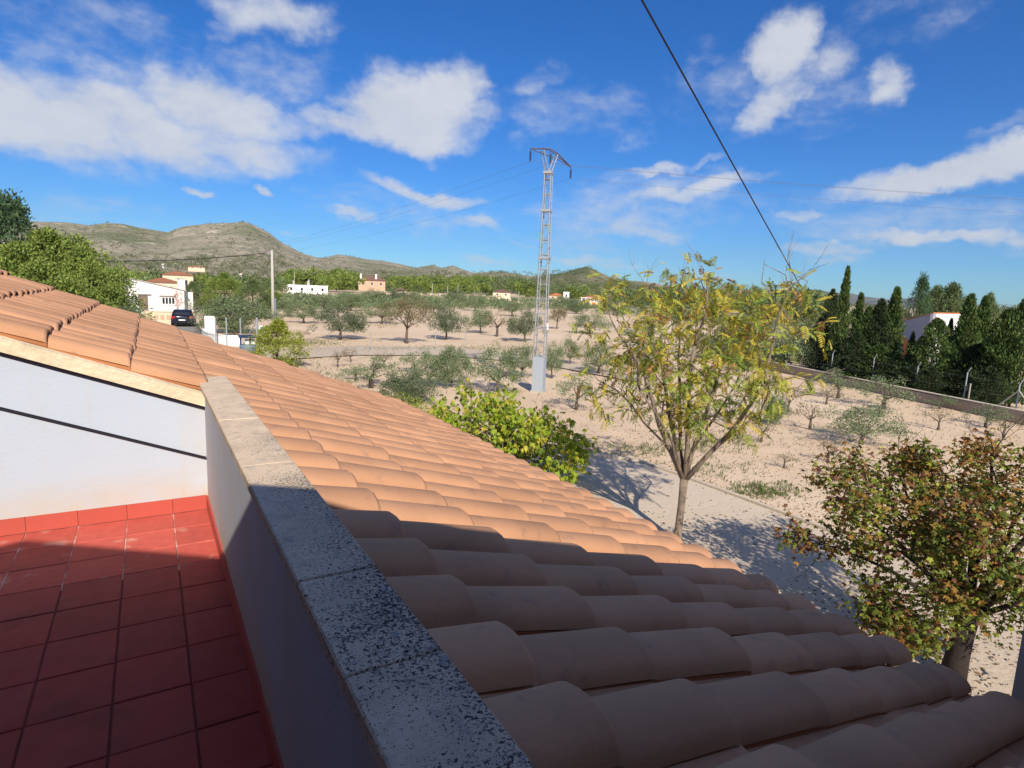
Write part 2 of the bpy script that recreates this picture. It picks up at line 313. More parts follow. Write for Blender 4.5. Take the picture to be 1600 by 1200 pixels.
# ground materials
def mk_ground(name, c1, c2, c3, s1, litter=0.0):
    m = bpy.data.materials.new(name); m.use_nodes = True; t = m.node_tree; n = t.nodes; l = t.links
    b = n['Principled BSDF']; b.inputs['Roughness'].default_value = .97; b.inputs['Specular IOR Level'].default_value = .1
    g = n.new('ShaderNodeNewGeometry'); src = g.outputs['Position']
    def nz(s, d=8, r=.6):
        x = n.new('ShaderNodeTexNoise'); x.inputs['Scale'].default_value = s; x.inputs['Detail'].default_value = d; x.inputs['Roughness'].default_value = r; l.new(src, x.inputs['Vector']); return x.outputs[0]
    def mr(v, a, b_):
        x = n.new('ShaderNodeMapRange'); x.inputs['From Min'].default_value = a; x.inputs['From Max'].default_value = b_; l.new(v, x.inputs['Value']); return x.outputs[0]
    def mx(f, a, b_):
        x = n.new('ShaderNodeMix'); x.data_type = 'RGBA'; l.new(f, x.inputs['Factor'])
        for k, v in (('A', a), ('B', b_)):
            if isinstance(v, tuple): x.inputs[k].default_value = (*v, 1)
            else: l.new(v, x.inputs[k])
        return x.outputs['Result']
    c = mx(mr(nz(s1), .35, .65), c1, c2)
    c = mx(mr(nz(.09, 5), .45, .7), c, c3)
    c = mx(mr(nz(5.5, 8, .7), .60, .72), c, tuple(v*.86 for v in c1))
    if litter:
        c = mx(mr(nz(26, 4, .6), .64-litter, .68-litter), c, (.15,.11,.07))
    l.new(c, b.inputs['Base Color'])
    bp = n.new('ShaderNodeBump'); bp.inputs['Distance'].default_value = .02; l.new(nz(7, 10, .68), bp.inputs['Height']); l.new(bp.outputs[0], b.inputs['Normal'])
    return m
Mt['soil'] = mk_ground('orchard_soil', (.67,.51,.355), (.60,.45,.31), (.71,.56,.405), .8, .0)
Mt['gravel'] = mk_ground('pale_driveway_gravel', (.59,.49,.385), (.545,.45,.35), (.62,.52,.41), 1.5)
Mt['road'] = mk_ground('worn_grey_road', (.30,.28,.25), (.26,.24,.215), (.33,.30,.27), 1.0)
Mt['track'] = mk_ground('pale_track', (.54,.44,.34), (.50,.41,.32), (.57,.47,.37), 1.0)

# ------------------------------------------------------------------ helpers
def mesh_np(name, V, F, mats, mi=None, smooth=False):
    me = bpy.data.meshes.new(name)
    V = np.asarray(V, dtype=np.float32); 
    if isinstance(F, np.ndarray):
        k = F.shape[1]; nf = F.shape[0]
        me.vertices.add(len(V)); me.vertices.foreach_set('co', V.ravel())
        me.loops.add(nf*k); me.loops.foreach_set('vertex_index', F.astype(np.int32).ravel())
        me.polygons.add(nf); me.polygons.foreach_set('loop_start', np.arange(0, nf*k, k, dtype=np.int32))
        me.polygons.foreach_set('loop_total', np.full(nf, k, dtype=np.int32))
    else:
        me.from_pydata([tuple(map(float, v)) for v in V], [], F)
    if not isinstance(mats, (list, tuple)): mats = [mats]
    for m in mats: me.materials.append(m)
    if mi is not None: me.polygons.foreach_set('material_index', np.asarray(mi, dtype=np.int32))
    if smooth: me.polygons.foreach_set('use_smooth', np.ones(len(me.polygons), dtype=bool))
    me.update(calc_edges=True); me.validate()
    return me

class MB:                                   # collects solids into one mesh
    def __init__(s): s.v = []; s.f = []; s.m = []
    def add(s, vs, fs, mi=0):
        o = len(s.v); s.v += [tuple(v) for v in vs]; s.f += [tuple(i+o for i in f) for f in fs]; s.m += [mi]*len(fs)
    def box(s, x0, x1, y0, y1, z0, z1, mi=0, M=None):
        vs = [Vector((x, y, z)) for z in (z0, z1) for y in (y0, y1) for x in (x0, x1)]
        if M is not None: vs = [M @ v for v in vs]
        s.add(vs, [(0,2,3,1),(4,5,7,6),(0,1,5,4),(2,6,7,3),(0,4,6,2),(1,3,7,5)], mi); return s
    def prism(s, poly, y0, y1, mi=0, axis='y'):        # poly in (x,z), extruded along y (or in (x,y) along z)
        n = len(poly)
        if axis == 'y': vs = [(p[0], y0, p[1]) for p in poly]+[(p[0], y1, p[1]) for p in poly]
        elif axis == 'x': vs = [(y0, p[0], p[1]) for p in poly]+[(y1, p[0], p[1]) for p in poly]
        else: vs = [(p[0], p[1], y0) for p in poly]+[(p[0], p[1], y1) for p in poly]
        fs = [tuple(range(n-1, -1, -1)), tuple(range(n, 2*n))]+[(i, (i+1) % n, n+(i+1) % n, n+i) for i in range(n)]
        s.add(vs, fs, mi); return s
    def tube(s, pts, rs, k=6, mi=0, cap=True):
        pts = [Vector(p) for p in pts]
        if isinstance(rs, (int, float)): rs = [rs]*len(pts)
        o = len(s.v); prev = None
        for i, p in enumerate(pts):
            d = (pts[min(i+1, len(pts)-1)]-pts[max(i-1, 0)])
            d = d.normalized() if d.length > 1e-9 else Vector((0, 0, 1))
            if prev is None:
                a = Vector((1, 0, 0)) if abs(d.x) < .8 else Vector((0, 1, 0)); u = d.cross(a).normalized()
            else: u = (prev-d*prev.dot(d)).normalized()
            prev = u; w = d.cross(u)
            for j in range(k):
                t = 2*math.pi*j/k; s.v.append(tuple(p+(u*math.cos(t)+w*math.sin(t))*rs[i]))
        for i in range(len(pts)-1):
            for j in range(k):
                a = o+i*k+j; b = o+i*k+(j+1) % k
                s.f.append((a, b, b+k, a+k)); s.m.append(mi)
        if cap:
            s.f.append(tuple(range(o+k-1, o-1, -1))); s.m.append(mi)
            e = o+(len(pts)-1)*k; s.f.append(tuple(range(e, e+k))); s.m.append(mi)
        return s
    def mesh(s, name, mats, smooth=False):
        me = bpy.data.meshes.new(name); me.from_pydata(s.v, [], s.f)
        if not isinstance(mats, (list, tuple)): mats = [mats]
        for m in mats: me.materials.append(m)
        if len(mats) > 1: me.polygons.foreach_set('material_index', s.m)
        if smooth: me.polygons.foreach_set('use_smooth', [True]*len(me.polygons))
        me.update(); return me
    def build(s, name, mats, parent=None, smooth=False, kind=None):
        o = bpy.data.objects.new(name, s.mesh(name, mats, smooth)); COL.objects.link(o)
        if parent is not None: o.parent = parent
        if kind: o['kind'] = kind
        return o
def link(name, me, parent=None, loc=(0, 0, 0), rz=0.0, scale=None, kind=None):
    o = bpy.data.objects.new(name, me); COL.objects.link(o); o.location = loc
    if rz: o.rotation_euler = (0, 0, rz)
    if scale is not None: o.scale = scale if hasattr(scale, '__len__') else (scale,)*3
    if parent is not None: o.parent = parent
    if kind: o['kind'] = kind
    return o
def thing(name, label, cat, loc=(0, 0, 0), rz=0.0, group=None, scale=None):
    o = bpy.data.objects.new(name, None); COL.objects.link(o); o.location = loc; o.rotation_euler = (0, 0, rz); o.empty_display_size = .2
    if scale is not None: o.scale = scale if hasattr(scale, '__len__') else (scale,)*3
    o['label'] = label; o['category'] = cat
    if group: o['group'] = group
    return o
def tag(o, label, cat, group=None):
    o['label'] = label; o['category'] = cat
    if group: o['group'] = group
    return o
def frame(p0, p1):                          # local frame: x from p0 to p1 on the ground, y away from the camera
    p0 = Vector((p0.x, p0.y, 0)); p1 = Vector((p1.x, p1.y, 0)); d = p1-p0
    return math.atan2(d.y, d.x), d.length

# ------------------------------------------------------------------ the ground
K = .75
kerb_pts = [(2.5,15.4),(6.0,14.4),(9.6,13.08),(10.7,12.45),(11.16,11.75),(11.25,10.4),(11.27,7.3),(11.2,4.7),(11.1,2.0),(11.0,-3.0),(10.9,-14)]
def kerb_x(y):
    ys = [p[1] for p in kerb_pts][::-1]; xs = [p[0] for p in kerb_pts][::-1]
    return np.interp(y, ys, xs)
def fbm(x, y, s, o=4, seed=0.0):
    r = 0; a = 1; t = 0
    for i in range(o):
        r += a*mnoise.noise(Vector((x*s+seed, y*s-seed, i*7.3))); t += a; a *= .5; s *= 2.07
    return r/t
def relief(x, y):
    d = min(1, max(0, (x-float(kerb_x(min(y, 15.3)))-.25)/1.2)) if y < 15.4 else 1
    if y > 13 and x < 9.6: d = min(1, max(0, (y-15.4)/1.0))
    r = math.hypot(x, y)
    if r > 110: d *= max(0, 1-(r-110)/60)
    if 42 < y < 70 and x < 9: d = 0
    return d*(.05*fbm(x, y, .55, 3)+.035*fbm(x, y, 2.3, 2, 5)+.04*max(0, fbm(x, y, .15, 2, 9)))
xs = np.concatenate([np.linspace(-9000, -60, 14), np.arange(-50, 0, 5.0), np.arange(0, 45, .42), np.arange(46, 120, 3), np.linspace(130, 9000, 16)])
ys = np.concatenate([np.linspace(-9000, -60, 12), np.arange(-50, -2, 6.0), np.arange(-2, 75, .50), np.arange(76, 200, 4), np.linspace(215, 9000, 18)])
V = [(x, y, relief(x, y) if (0 < x < 120 and -2 < y < 200) else 0) for y in ys for x in xs]
nx = len(xs)
F = np.array([(j*nx+i, j*nx+i+1, (j+1)*nx+i+1, (j+1)*nx+i) for j in range(len(ys)-1) for i in range(nx-1)])
link('ground', mesh_np('ground', V, F, Mt['soil'], smooth=True), kind='structure')

poly = [(3.0,-14)]+[(p[0]-.06, p[1]) for p in kerb_pts[::-1]]+[(2.5,15.2)]
poly = [(-3,-14),(-3,15.4)]+[(2.5,15.3)]+[(p[0]-.06, p[1]-.05) for p in kerb_pts[1:]]
def sheet(name, poly, z, m):
    link(name, mesh_np(name, [(p[0], p[1], z) for p in poly], [tuple(range(len(poly)))], m), kind='structure')
sheet('driveway', poly[::-1], .008, Mt['gravel'])
mb = MB()
kp = [Vector((p[0], p[1], 0)) for p in kerb_pts]
for a, b in zip(kp[:-1], kp[1:]):
    d = (b-a); n_ = max(1, int(d.length/1.0)); d.normalize(); q = Vector((-d.y, d.x, 0))*.05
    for i in range(n_):
        u = a+(b-a)*(i/n_)+d*.006; v = a+(b-a)*((i+1)/n_)-d*.006
        mb.add([u-q, v-q, v+q, u+q, u-q+Vector((0,0,.06)), v-q+Vector((0,0,.06)), v+q+Vector((0,0,.06)), u+q+Vector((0,0,.06))],
               [(0,3,2,1),(4,5,6,7),(0,1,5,4),(1,2,6,5),(2,3,7,6),(3,0,4,7)])
mb.build('kerb', Mt['kerb'], kind='structure')

# the road to the white house and the pale track along the orchard
sheet('road', [(v.x, v.y) for v in [Vector((1.6,15)), Vector((4.4,30)), G(332,540), G(322,531), G(312,512), G(300,497), G(262,497), G(225,515), Vector((-4.0,40)), Vector((-4.0,15))]][::-1], .014, Mt['road'])
tp = [G(400,553), G(440,547), G(560,541), G(700,543), G(840,556), G(1000,585), G(1000,600), G(840,569), G(700,557), G(560,556), G(440,563), G(400,568)]
mbt = MB(); 
sheet('track', [(v.x, v.y) for v in tp][::-1], .065, Mt['track'])

# ------------------------------------------------------------------ hills
def hills(name, sky_px, Dm, rin, rout, seed, m, thick=.35, naz=420, nr=60, scrub=0, rock=.5):
    A = [azel(*p) for p in sky_px]
    az = np.array([a[0] for a in A]); el = np.array([a[1] for a in A])
    a0, a1 = az[0], az[-1]
    V = []; rs = np.linspace(rin, rout, nr)
    for r in rs:
        for i in range(naz):
            a = a0+(a1-a0)*i/(naz-1)
            e = np.interp(a, az, el)
            top = Dm*math.tan(e)+H
            edge = min(1, min(a-a0, a1-a)/.03) if True else 1
            if r <= Dm: s = max(0, (r-rin)/(Dm-rin))
            else: s = max(0, 1-(r-Dm)/(rout-Dm))
            x = r*math.sin(a); y = r*math.cos(a)
            sm = s*s*(3-2*s)
            n1 = 1-abs(fbm(x, y, 1/420.0, 5, seed))*2.2
            n2 = fbm(x, y, 1/110.0, 4, seed+3)
            body = s**1.65
            z = top*body*(1-(1-s)*.45*(1-n1))+top*.16*n2*(s*(1-s)*2.2+.05)
            if s > .96: z += 0
            V.append((x, y, max(-3, z*edge-2*(1-edge)) if s > 0 else -3))
    F = np.array([(j*naz+i, j*naz+i+1, (j+1)*naz+i+1, (j+1)*naz+i) for j in range(nr-1) for i in range(naz-1)])[:, ::-1]
    me = mesh_np(name, V, F, m, smooth=True)
    link(name, me, kind='structure')
    return np.array(V).reshape(nr, naz, 3)

def mk_hill(name, rock, green, tan, s, bias):
    m = bpy.data.materials.new(name); m.use_nodes = True; t = m.node_tree; n = t.nodes; l = t.links
    b = n['Principled BSDF']; b.inputs['Roughness'].default_value = 1; b.inputs['Specular IOR Level'].default_value = 0
    g = n.new('ShaderNodeNewGeometry'); src = g.outputs['Position']
    def nz(s, d=8, r=.62, sc=(1,1,1)):
        x = n.new('ShaderNodeTexNoise'); x.inputs['Scale'].default_value = s; x.inputs['Detail'].default_value = d; x.inputs['Roughness'].default_value = r
        mp = n.new('ShaderNodeMapping'); mp.inputs['Scale'].default_value = sc; l.new(src, mp.inputs[0]); l.new(mp.outputs[0], x.inputs['Vector']); return x.outputs[0]
    def mr(v, a, b_):
        x = n.new('ShaderNodeMapRange'); x.inputs['From Min'].default_value = a; x.inputs['From Max'].default_value = b_; l.new(v, x.inputs['Value']); return x.outputs[0]
    def mx(f, a, b_):
        x = n.new('ShaderNodeMix'); x.data_type = 'RGBA'; l.new(f, x.inputs['Factor'])
        for k, v in (('A', a), ('B', b_)):
            if isinstance(v, tuple): x.inputs[k].default_value = (*v, 1)
            else: l.new(v, x.inputs[k])
        return x.outputs['Result']
    c = mx(mr(nz(1/160*s), .42-bias, .62-bias), tan, green)
    c = mx(mr(nz(1/60*s, 6, .65, (1,1,3.0)), .58, .66), c, rock)
    c = mx(mr(nz(1/9*s, 3, .6), .56, .66), c, tuple(v*.55 for v in green))
    l.new(c, b.inputs['Base Color'])
    bp = n.new('ShaderNodeBump'); bp.inputs['Distance'].default_value = 14; l.new(nz(1/45, 8, .65), bp.inputs['Height']); l.new(bp.outputs[0], b.inputs['Normal'])
    return m
mh1 = mk_hill('hill_rock_and_scrub', (.54,.47,.39), (.19,.205,.115), (.37,.325,.245), 1.0, -.03)
mh2 = mk_hill('low_hill_scrub', (.46,.37,.27), (.135,.16,.08), (.30,.26,.17), 1.3, .06)
mh3 = mk_hill('far_hill_haze_tint', (.30,.30,.32), (.12,.14,.14), (.20,.21,.21), .6, .0)  # air haze painted into the hill colour as a blue-grey tint
sk_left = [(-420,372),(-300,350),(-150,356),(0,346),(40,344),(100,346),(140,351),(165,347),(190,348),(215,354),(240,358),(262,362),(275,356),(290,352),(330,348),(360,347),(380,345),(392,348),(400,352),(420,362),(440,378),(475,396),(500,403),(520,407),(560,415),(620,425),(700,435),(800,452)]
hv1 = hills('hills', sk_left, 1900, 520, 3000, 2.0, mh1, scrub=1)
sk_mid = [(380,440),(430,425),(470,408),(500,402),(515,401),(525,397),(545,399),(570,404),(600,407),(625,412),(650,418),(665,415),(677,413),(690,418),(708,414),(722,420),(740,426),(770,424),(790,425),(830,431),(870,429),(900,432),(960,436),(1010,440),(1060,448),(1120,456),(1200,470)]
hv2 = hills('hills', sk_mid, 3000, 900, 4500, 11.0, mh1)
sk_cone = [(790,452),(830,436),(860,428),(885,424),(905,417),(920,415),(932,421),(950,431),(975,436),(1000,440),(1040,448),(1090,456),(1130,468)]
hv3 = hills('hills', sk_cone, 1500, 700, 2300, 21.0, mh2, naz=160, nr=40)
sk_right = [(980,450),(1080,454),(1150,458),(1200,457),(1225,453),(1250,452),(1275,452),(1300,457),(1330,458),(1350,463),(1390,468),(1420,466),(1445,461),(1480,462),(1510,470),(1545,482),(1570,486),(1600,490),(1700,488),(1800,480),(2000,500)]
hv4 = hills('hills', sk_right, 5200, 2500, 7500, 31.0, mh3)

# ------------------------------------------------------------------ foliage tools
def leaf_quads(C, dirs, ln, wd, rng, cup=.0):
    n = len(C); d = dirs/np.linalg.norm(dirs, axis=1, keepdims=True)
    r = rng.normal(size=(n, 3)); s = np.cross(d, r); s /= np.linalg.norm(s, axis=1, keepdims=True)
    ln = np.asarray(ln).reshape(-1, 1)*np.ones((n, 1)); wd = np.asarray(wd).reshape(-1, 1)*np.ones((n, 1))
    a = C; m = C+d*ln*.5; b = C+d*ln
    V = np.stack([a, m+s*wd*.5, b, m-s*wd*.5], axis=1).reshape(-1, 3)
    F = np.arange(4*n).reshape(n, 4)
    return V, F
def blob_leaves(centers, radii, per, ln, wd, rng, up=.2, shell=.5):
    C = []; Dd = []
    for c, r in zip(centers, radii):
        k = max(3, int(per)); v = rng.normal(size=(k, 3)); v /= np.linalg.norm(v, axis=1, keepdims=True)
        rad = rng.uniform(shell, 1, size=(k, 1))**.7
        p = np.array(c)+v*rad*np.array(r)
        d = v+rng.normal(size=(k, 3))*.7+np.array([0, 0, up])
        C.append(p); Dd.append(d)
    C = np.concatenate(C); Dd = np.concatenate(Dd)
    return leaf_quads(C, Dd, ln*rng.uniform(.6, 1.3, size=len(C)), wd, rng)

def limbs(rng, h0, tops, r0, wig=.06, forks=0, base=(0, 0, 0)):
    """trunk to h0, then one limb to each top; returns MB and limb point lists"""
    mb = MB(); fork = Vector((base[0]+rng.normal()*wig, base[1]+rng.normal()*wig, h0))
    mb.tube([Vector(base)-Vector((0, 0, .05)), Vector(base).lerp(fork, .5)+Vector((rng.normal()*wig*.6, rng.normal()*wig*.6, 0)), fork], [r0*1.35, r0, r0*.85], 7)
    paths = []
    rr = r0*.85/math.sqrt(max(1, len(tops)))*1.35
    for t in tops:
        t = Vector(t); pts = [fork]
        for k in (1, 2, 3, 4):
            f = k/4; p = fork.lerp(t, f)+Vector((0, 0, (t-fork).length*.10*math.sin(f*math.pi)))
            if k < 4: p += Vector(rng.normal(size=3))*wig
            pts.append(p)
        mb.tube(pts, [rr, rr*.8, rr*.6, rr*.4, rr*.15], 5)
        paths.append(pts)
    return mb, paths

def make_olive(seed, dense=1.0, m='olive', wide=.62, trunk=.20, leaf=.046, clumps=64, rad_=1.0):
    """unit tree: height 1, crown radius about `wide`"""
    rng = np.random.default_rng(seed)
    cs = []; rs = []
    for i in range(clumps):
        a = rng.uniform(0, 2*math.pi); q = math.sqrt(rng.uniform(.02, 1)); zz = rng.uniform(-.12, 1)
        rad = wide*q*(1-.35*(zz-.35)**2*4*.5)
        lump = 1+.25*math.sin(a*2+seed)+.15*math.sin(a*5+seed*2)
        z = trunk+.10+(1-trunk-.17)*zz*(1-.45*q*q)+rng.normal()*.02
        cs.append((rad*lump*math.cos(a), rad*lump*math.sin(a), z)); s = rng.uniform(.085, .16)*rad_; rs.append((s*1.15, s*1.15, s*.8))
    V, F = blob_leaves(cs, rs, 84*dense, leaf, leaf*.36, rng, up=.15, shell=.15)
    crown = mesh_np('crown', V, F, Mt[m])
    tops = [cs[i] for i in rng.choice(len(cs), min(9, len(cs)), replace=False)]
    mb, _ = limbs(rng, trunk, tops, .034, .015)
    return mb.mesh('trunk', Mt['barko'], True), crown
OL = {'a': make_olive(1), 'b': make_olive(2, m='olived', dense=1.25, clumps=72), 'c': make_olive(3, m='olive', dense=.9),
      'br': make_olive(4, dense=.8, m='oliveb', clumps=56, trunk=.30), 's': make_olive(5, dense=.6, clumps=26, wide=.46, trunk=.26, leaf=.055),
      't': make_olive(6, dense=.34, clumps=15, wide=.36, trunk=.28, m='oliveb', leaf=.055), 'd': make_olive(8, dense=1.6, m='olived', clumps=120, trunk=.06, wide=.62, rad_=1.15),
      'g': make_olive(9, dense=1.15, clumps=110, trunk=.10, rad_=1.1)}
def make_pine(seed, m='pine', wide=.42, trunk=.14, clumps=84, dense=1.5, leaf=.036):
    rng = np.random.default_rng(seed); cs = []; rs = []
    for i in range(clumps):
        z = rng.uniform(trunk, .96); f = (z-trunk)/(1-trunk)
        rad = wide*(math.sin(min(1, .18+f*.95)*math.pi)**.6)*math.sqrt(rng.uniform(.15, 1)); a = rng.uniform(0, 2*math.pi)
        cs.append((rad*math.cos(a), rad*math.sin(a), z)); s = rng.uniform(.085, .15); rs.append((s, s, s*.85))
    V, F = blob_leaves(cs, rs, 62*dense, leaf, leaf*.4, rng, up=.5, shell=.35)
    mb, _ = limbs(rng, trunk, [cs[i] for i in rng.choice(len(cs), 9, replace=False)], .03, .015)
    return mb.mesh('trunk', Mt['barkd'], True), mesh_np('crown', V, F, Mt[m])
PN = {'a': make_pine(1), 'b': make_pine(2, wide=.48), 'd': make_pine(3, m='pined'), 's': make_pine(4, m='shrub', wide=.5, trunk=.06, clumps=120, dense=2.0), 'y': make_pine(5, m='lf_yg', wide=.5, trunk=.03, leaf=.045, clumps=90), 'bg': make_pine(6, m='pine', wide=.55, trunk=.08, clumps=120, dense=2.0)}
def make_cypress(seed, m='cypress', wide=.11, shape=1.0, leaf=.03, n=4200, loose=0.0):
    rng = np.random.default_rng(seed)
    z = rng.uniform(.02, 1, n)**.9; a = rng.uniform(0, 2*math.pi, n)
    prof = wide*np.clip(np.minimum(1, (z+.12)*3.2), 0, 1)*np.clip(1-z, 0, 1)**(.78*shape)*1.12
    lump = 1+.22*np.sin(a*3+z*17+seed)+.14*np.sin(a*7-z*31)+(loose+.10)*np.sin(z*24+a*2)+.12*np.sin(z*47+a*5)
    rad = prof*lump*rng.uniform(.45, 1.08, n)
    C = np.stack([rad*np.cos(a), rad*np.sin(a), z], 1)
    Dd = np.stack([np.cos(a)*.5, np.sin(a)*.5, np.full(n, 1.1)], 1)+rng.normal(size=(n, 3))*.3
    V, F = leaf_quads(C, Dd, leaf*rng.uniform(.6, 1.4, n), leaf*.42, rng)
    mb = MB(); mb.tube([(0, 0, -.01), (0, 0, .5), (0, 0, .96)], [.016, .011, .003], 6)
    return mb.mesh('trunk', Mt['barkd'], True), mesh_np('crown', V, F, Mt[m])
CY = {'thin': make_cypress(1, 'cypress', .085, .9), 'a': make_cypress(2, 'cypress', .15, .9, .034, 5200), 'dark': make_cypress(3, 'cypressd', .16, .9, .034, 5200),
      'jun': make_cypress(4, 'cypress', .24, .8, .036, 6500, .18), 'jund': make_cypress(5, 'cypressd', .26, .75, .036, 6500, .2)}

def place_tree(kind, var, loc, h, wscale, label, cat, group=None, name='tree'):
    tr, cr = kind[var]
    t = thing(name, label, cat, loc, random.uniform(0, 6.28), group, (h*wscale, h*wscale, h))
    link('trunk', tr, t); link('crown', cr, t)
    return t

# ------------------------------------------------------------------ olive orchard
og = 'olive trees in the orchard'
# base px, base py, height px, width px, variant, label
OT = [
 (475,505,34,58,'a','grey-green olive tree just right of the tall grey pole'),
 (450,495,30,40,'c','small olive behind the foot of the tall grey pole'),
 (532,531,56,82,'b','dark rounded olive with thick trunk, biggest on the left of the orchard'),
 (636,537,74,76,'br','brownish olive with bare forked trunk beside the track'),
 (596,506,44,62,'c','olive partly hidden between the dark rounded one and the forked brown one'),
 (697,531,56,54,'b','compact dark olive to the right of the forked brown one'),
 (751,521,44,46,'a','small round olive with short trunk midway to the pylon'),
 (776,526,46,38,'t','sparse yellowish fruit tree just left of the pylon'),
 (820,534,50,54,'b','dense olive standing behind the left leg of the pylon'),
 (677,489,28,32,'c','small far olive above the compact dark one'),
 (862,592,58,42,'a','slim olive with bare trunk right of the grey pylon cabinet'),
 (891,570,46,42,'c','olive behind the slim one right of the pylon'),
 (901,640,62,60,'s','low spreading young olive on two thin stems right of the pylon'),
 (528,574,34,24,'t','thin sapling on the near edge of the pale track'),
 (548,566,26,22,'t','second thin sapling on the near edge of the track, smaller'),
 (579,606,54,72,'s','loose young olive between the roof edge and the track'),
 (648,581,34,38,'s','small young olive with bent stem below the forked brown tree'),
 (640,632,58,78,'d','low dense grey olive bush at the roof edge'),
 (706,606,66,56,'g','tall bushy olive left of the pylon cabinet, behind the green bush'),
 (776,614,82,80,'c','widest bushy olive directly left of the pylon cabinet'),
 (600,575,30,30,'t','sparse sapling above the loose young olive'),
 (990,536,42,52,'s','young olive with reddish trunk behind the yellow tree, upper left'),
 (922,522,36,62,'c','wide low olive between the pylon and the yellow tree'),
 (870,514,34,34,'br','yellowish small tree right behind the pylon'),
 (1010,575,50,56,'a','olive seen through the left of the yellow tree crown'),
 (1100,560,44,56,'c','olive seen through the middle of the yellow tree crown'),
 (1160,580,44,50,'a','olive seen through the right of the yellow tree crown'),
 (1232,643,44,34,'t','young tree with bright reddish trunk right of the yellow tree'),
 (1265,671,50,40,'t','bare young tree in front of the reddish trunked one'),
 (1291,632,34,32,'t','small bare tree near the low wall'),
 (1309,622,50,54,'s','leaning young olive beside the low wall'),
 (1381,640,58,76,'s','spreading olive with forked stem below the low wall'),
 (1345,694,68,112,'c','large pale olive above the left side of the maple'),
 (1466,672,42,34,'t','thin bare tree above the middle of the maple'),
 (1468,640,26,34,'s','small grey bush growing against the low wall'),
 (1540,668,40,70,'s','straggly olive by the low wall near the right edge'),
 (1568,684,44,36,'t','thin sapling nearest the right edge of the orchard'),
 (1189,691,48,36,'t','twiggy young tree just right of the yellow tree trunk'),
 (1210,664,46,38,'g','small dense olive touching the right of the yellow crown'),
 (1225,731,30,30,'t','stunted sapling in the open soil right of the yellow tree'),
 (1293,722,44,30,'t','thin sapling left of the maple crown'),
 (1140,660,46,50,'s','young olive behind the lower right of the yellow crown'),
 (470,532,20,26,'t','low shrub on the verge of the track by the yellow bush'),
 (505,488,30,52,'a','far row olive behind the pole, first from the left'),
 (548,486,32,52,'c','far row olive directly above the dark rounded one'),
 (583,479,28,48,'a','far row olive below the pink-tan house'),
 (618,480,28,46,'b','far row olive below the gazebo'),
 (655,480,28,46,'c','far row olive below the long stone wall'),
 (712,478,26,40,'a','far row olive left of the pillared gate'),
 (742,486,26,42,'c','far row olive in front of the pillared gate'),
 (800,494,28,42,'a','far row olive left of the pylon at mid height'),
 (880,482,22,50,'c','far row olive below the orange-roofed house'),
 (900,490,22,44,'g','far row olive below the white columned house'),
 (958,492,24,50,'a','far row olive below the long yellow wall'),
 (672,604,62,60,'c','grey olive between the low dense bush and the tall bushy one'),
 (815,590,58,50,'c','olive touching the left side of the pylon cabinet'),
 (556,594,30,46,'s','low loose olive above the roof edge, left of the loose young one'),
 (935,585,52,60,'c','olive between the pylon cabinet and the yellow tree crown'),
]
for (px, py, hp, wp, var, lab) in OT:
    g = G(px, py); dist = math.hypot(g.x, g.y); s = mpp(px, py, dist)
    h = hp*s*1.06; base_w = {'s': .84, 't': .68, 'd': 1.32}.get(var, 1.24)
    w = wp*s/(h*base_w)
    sparse = var in ('s', 't')
    place_tree(OL, var, g, h, max(.5, min(1.5, w)), lab, 'olive tree', og, 'young_olive_tree' if sparse else 'olive_tree')
# second fruit row far off: many small crowns as separate trees
# ------------------------------------------------------------------ the far wood (nobody could count it)
def blob_mass(name, spots, m, seed, per=60, lf=.24, kind='stuff'):
    rng = np.random.default_rng(seed); Vs = []; Fs = []; o = 0
    for (x, y, z, r, h) in spots:
        k = per; v = rng.normal(size=(k, 3)); v /= np.linalg.norm(v, axis=1, keepdims=True)
        v[:, 2] = np.abs(v[:, 2])*1.0-.15
        rad = rng.uniform(.55, 1.05, size=(k, 1))
        C = np.array([x, y, z+h*.35])+v*rad*np.array([r, r, h*.65])
        V, F = leaf_quads(C, v+rng.normal(size=(k, 3))*.8, r*lf*rng.uniform(.6, 1.4, k), r*lf*.6, rng)
        Vs.append(V); Fs.append(F+o); o += len(V)
    link(name, mesh_np(name, np.concatenate(Vs), np.concatenate(Fs), m), kind=kind)
def band(px0, px1, top0, top1, d0, d1, n, seed, hh=(4, 8), zg=None):
    """trees spread over a strip of country; tops reach the given skyline"""
    rng = np.random.default_rng(seed); S = []
    for i in range(n):
        px = rng.uniform(px0, px1); d = rng.uniform(d0, d1); t = top0+(top1-top0)*rng.uniform(0, 1)
        p = D(px, t, d); h = rng.uniform(*hh); z = p.z-h
        S.append((p.x, p.y, max(-.5, min(z, 400)) if zg is None else zg, h*rng.uniform(.4, .7), h))
    return S
S1 = band(430,640,428,446,345,520,170,1)+band(640,830,430,450,345,560,210,2)+band(830,960,440,462,345,520,110,3)+band(960,1290,448,478,170,420,230,4)+band(240,450,428,448,200,380,130,5)+band(1180,1300,455,480,120,260,60,14)
blob_mass('wood', S1, Mt['shrub'], 1, 170)
S2 = band(100,460,395,430,450,1000,330,6,(4,7))+band(450,900,420,440,550,1100,380,7,(4,8))+band(900,1250,440,470,300,1200,300,8,(4,8))+band(1250,1650,472,486,300,900,160,18,(4,8))
blob_mass('wood', S2, Mt['scrub'], 2, 60, .3)
S3 = band(425,560,416,440,340,400,60,9,(6,10))+band(505,560,418,436,270,320,14,19,(5,8))+band(605,765,428,444,345,450,120,10,(5,8))+band(200,330,430,448,210,300,30,11,(4,7))+band(800,842,436,450,345,380,14,12,(6,8))+band(884,915,444,456,345,370,10,13,(6,8))
blob_mass('wood', S3, Mt['pine'], 3, 260)
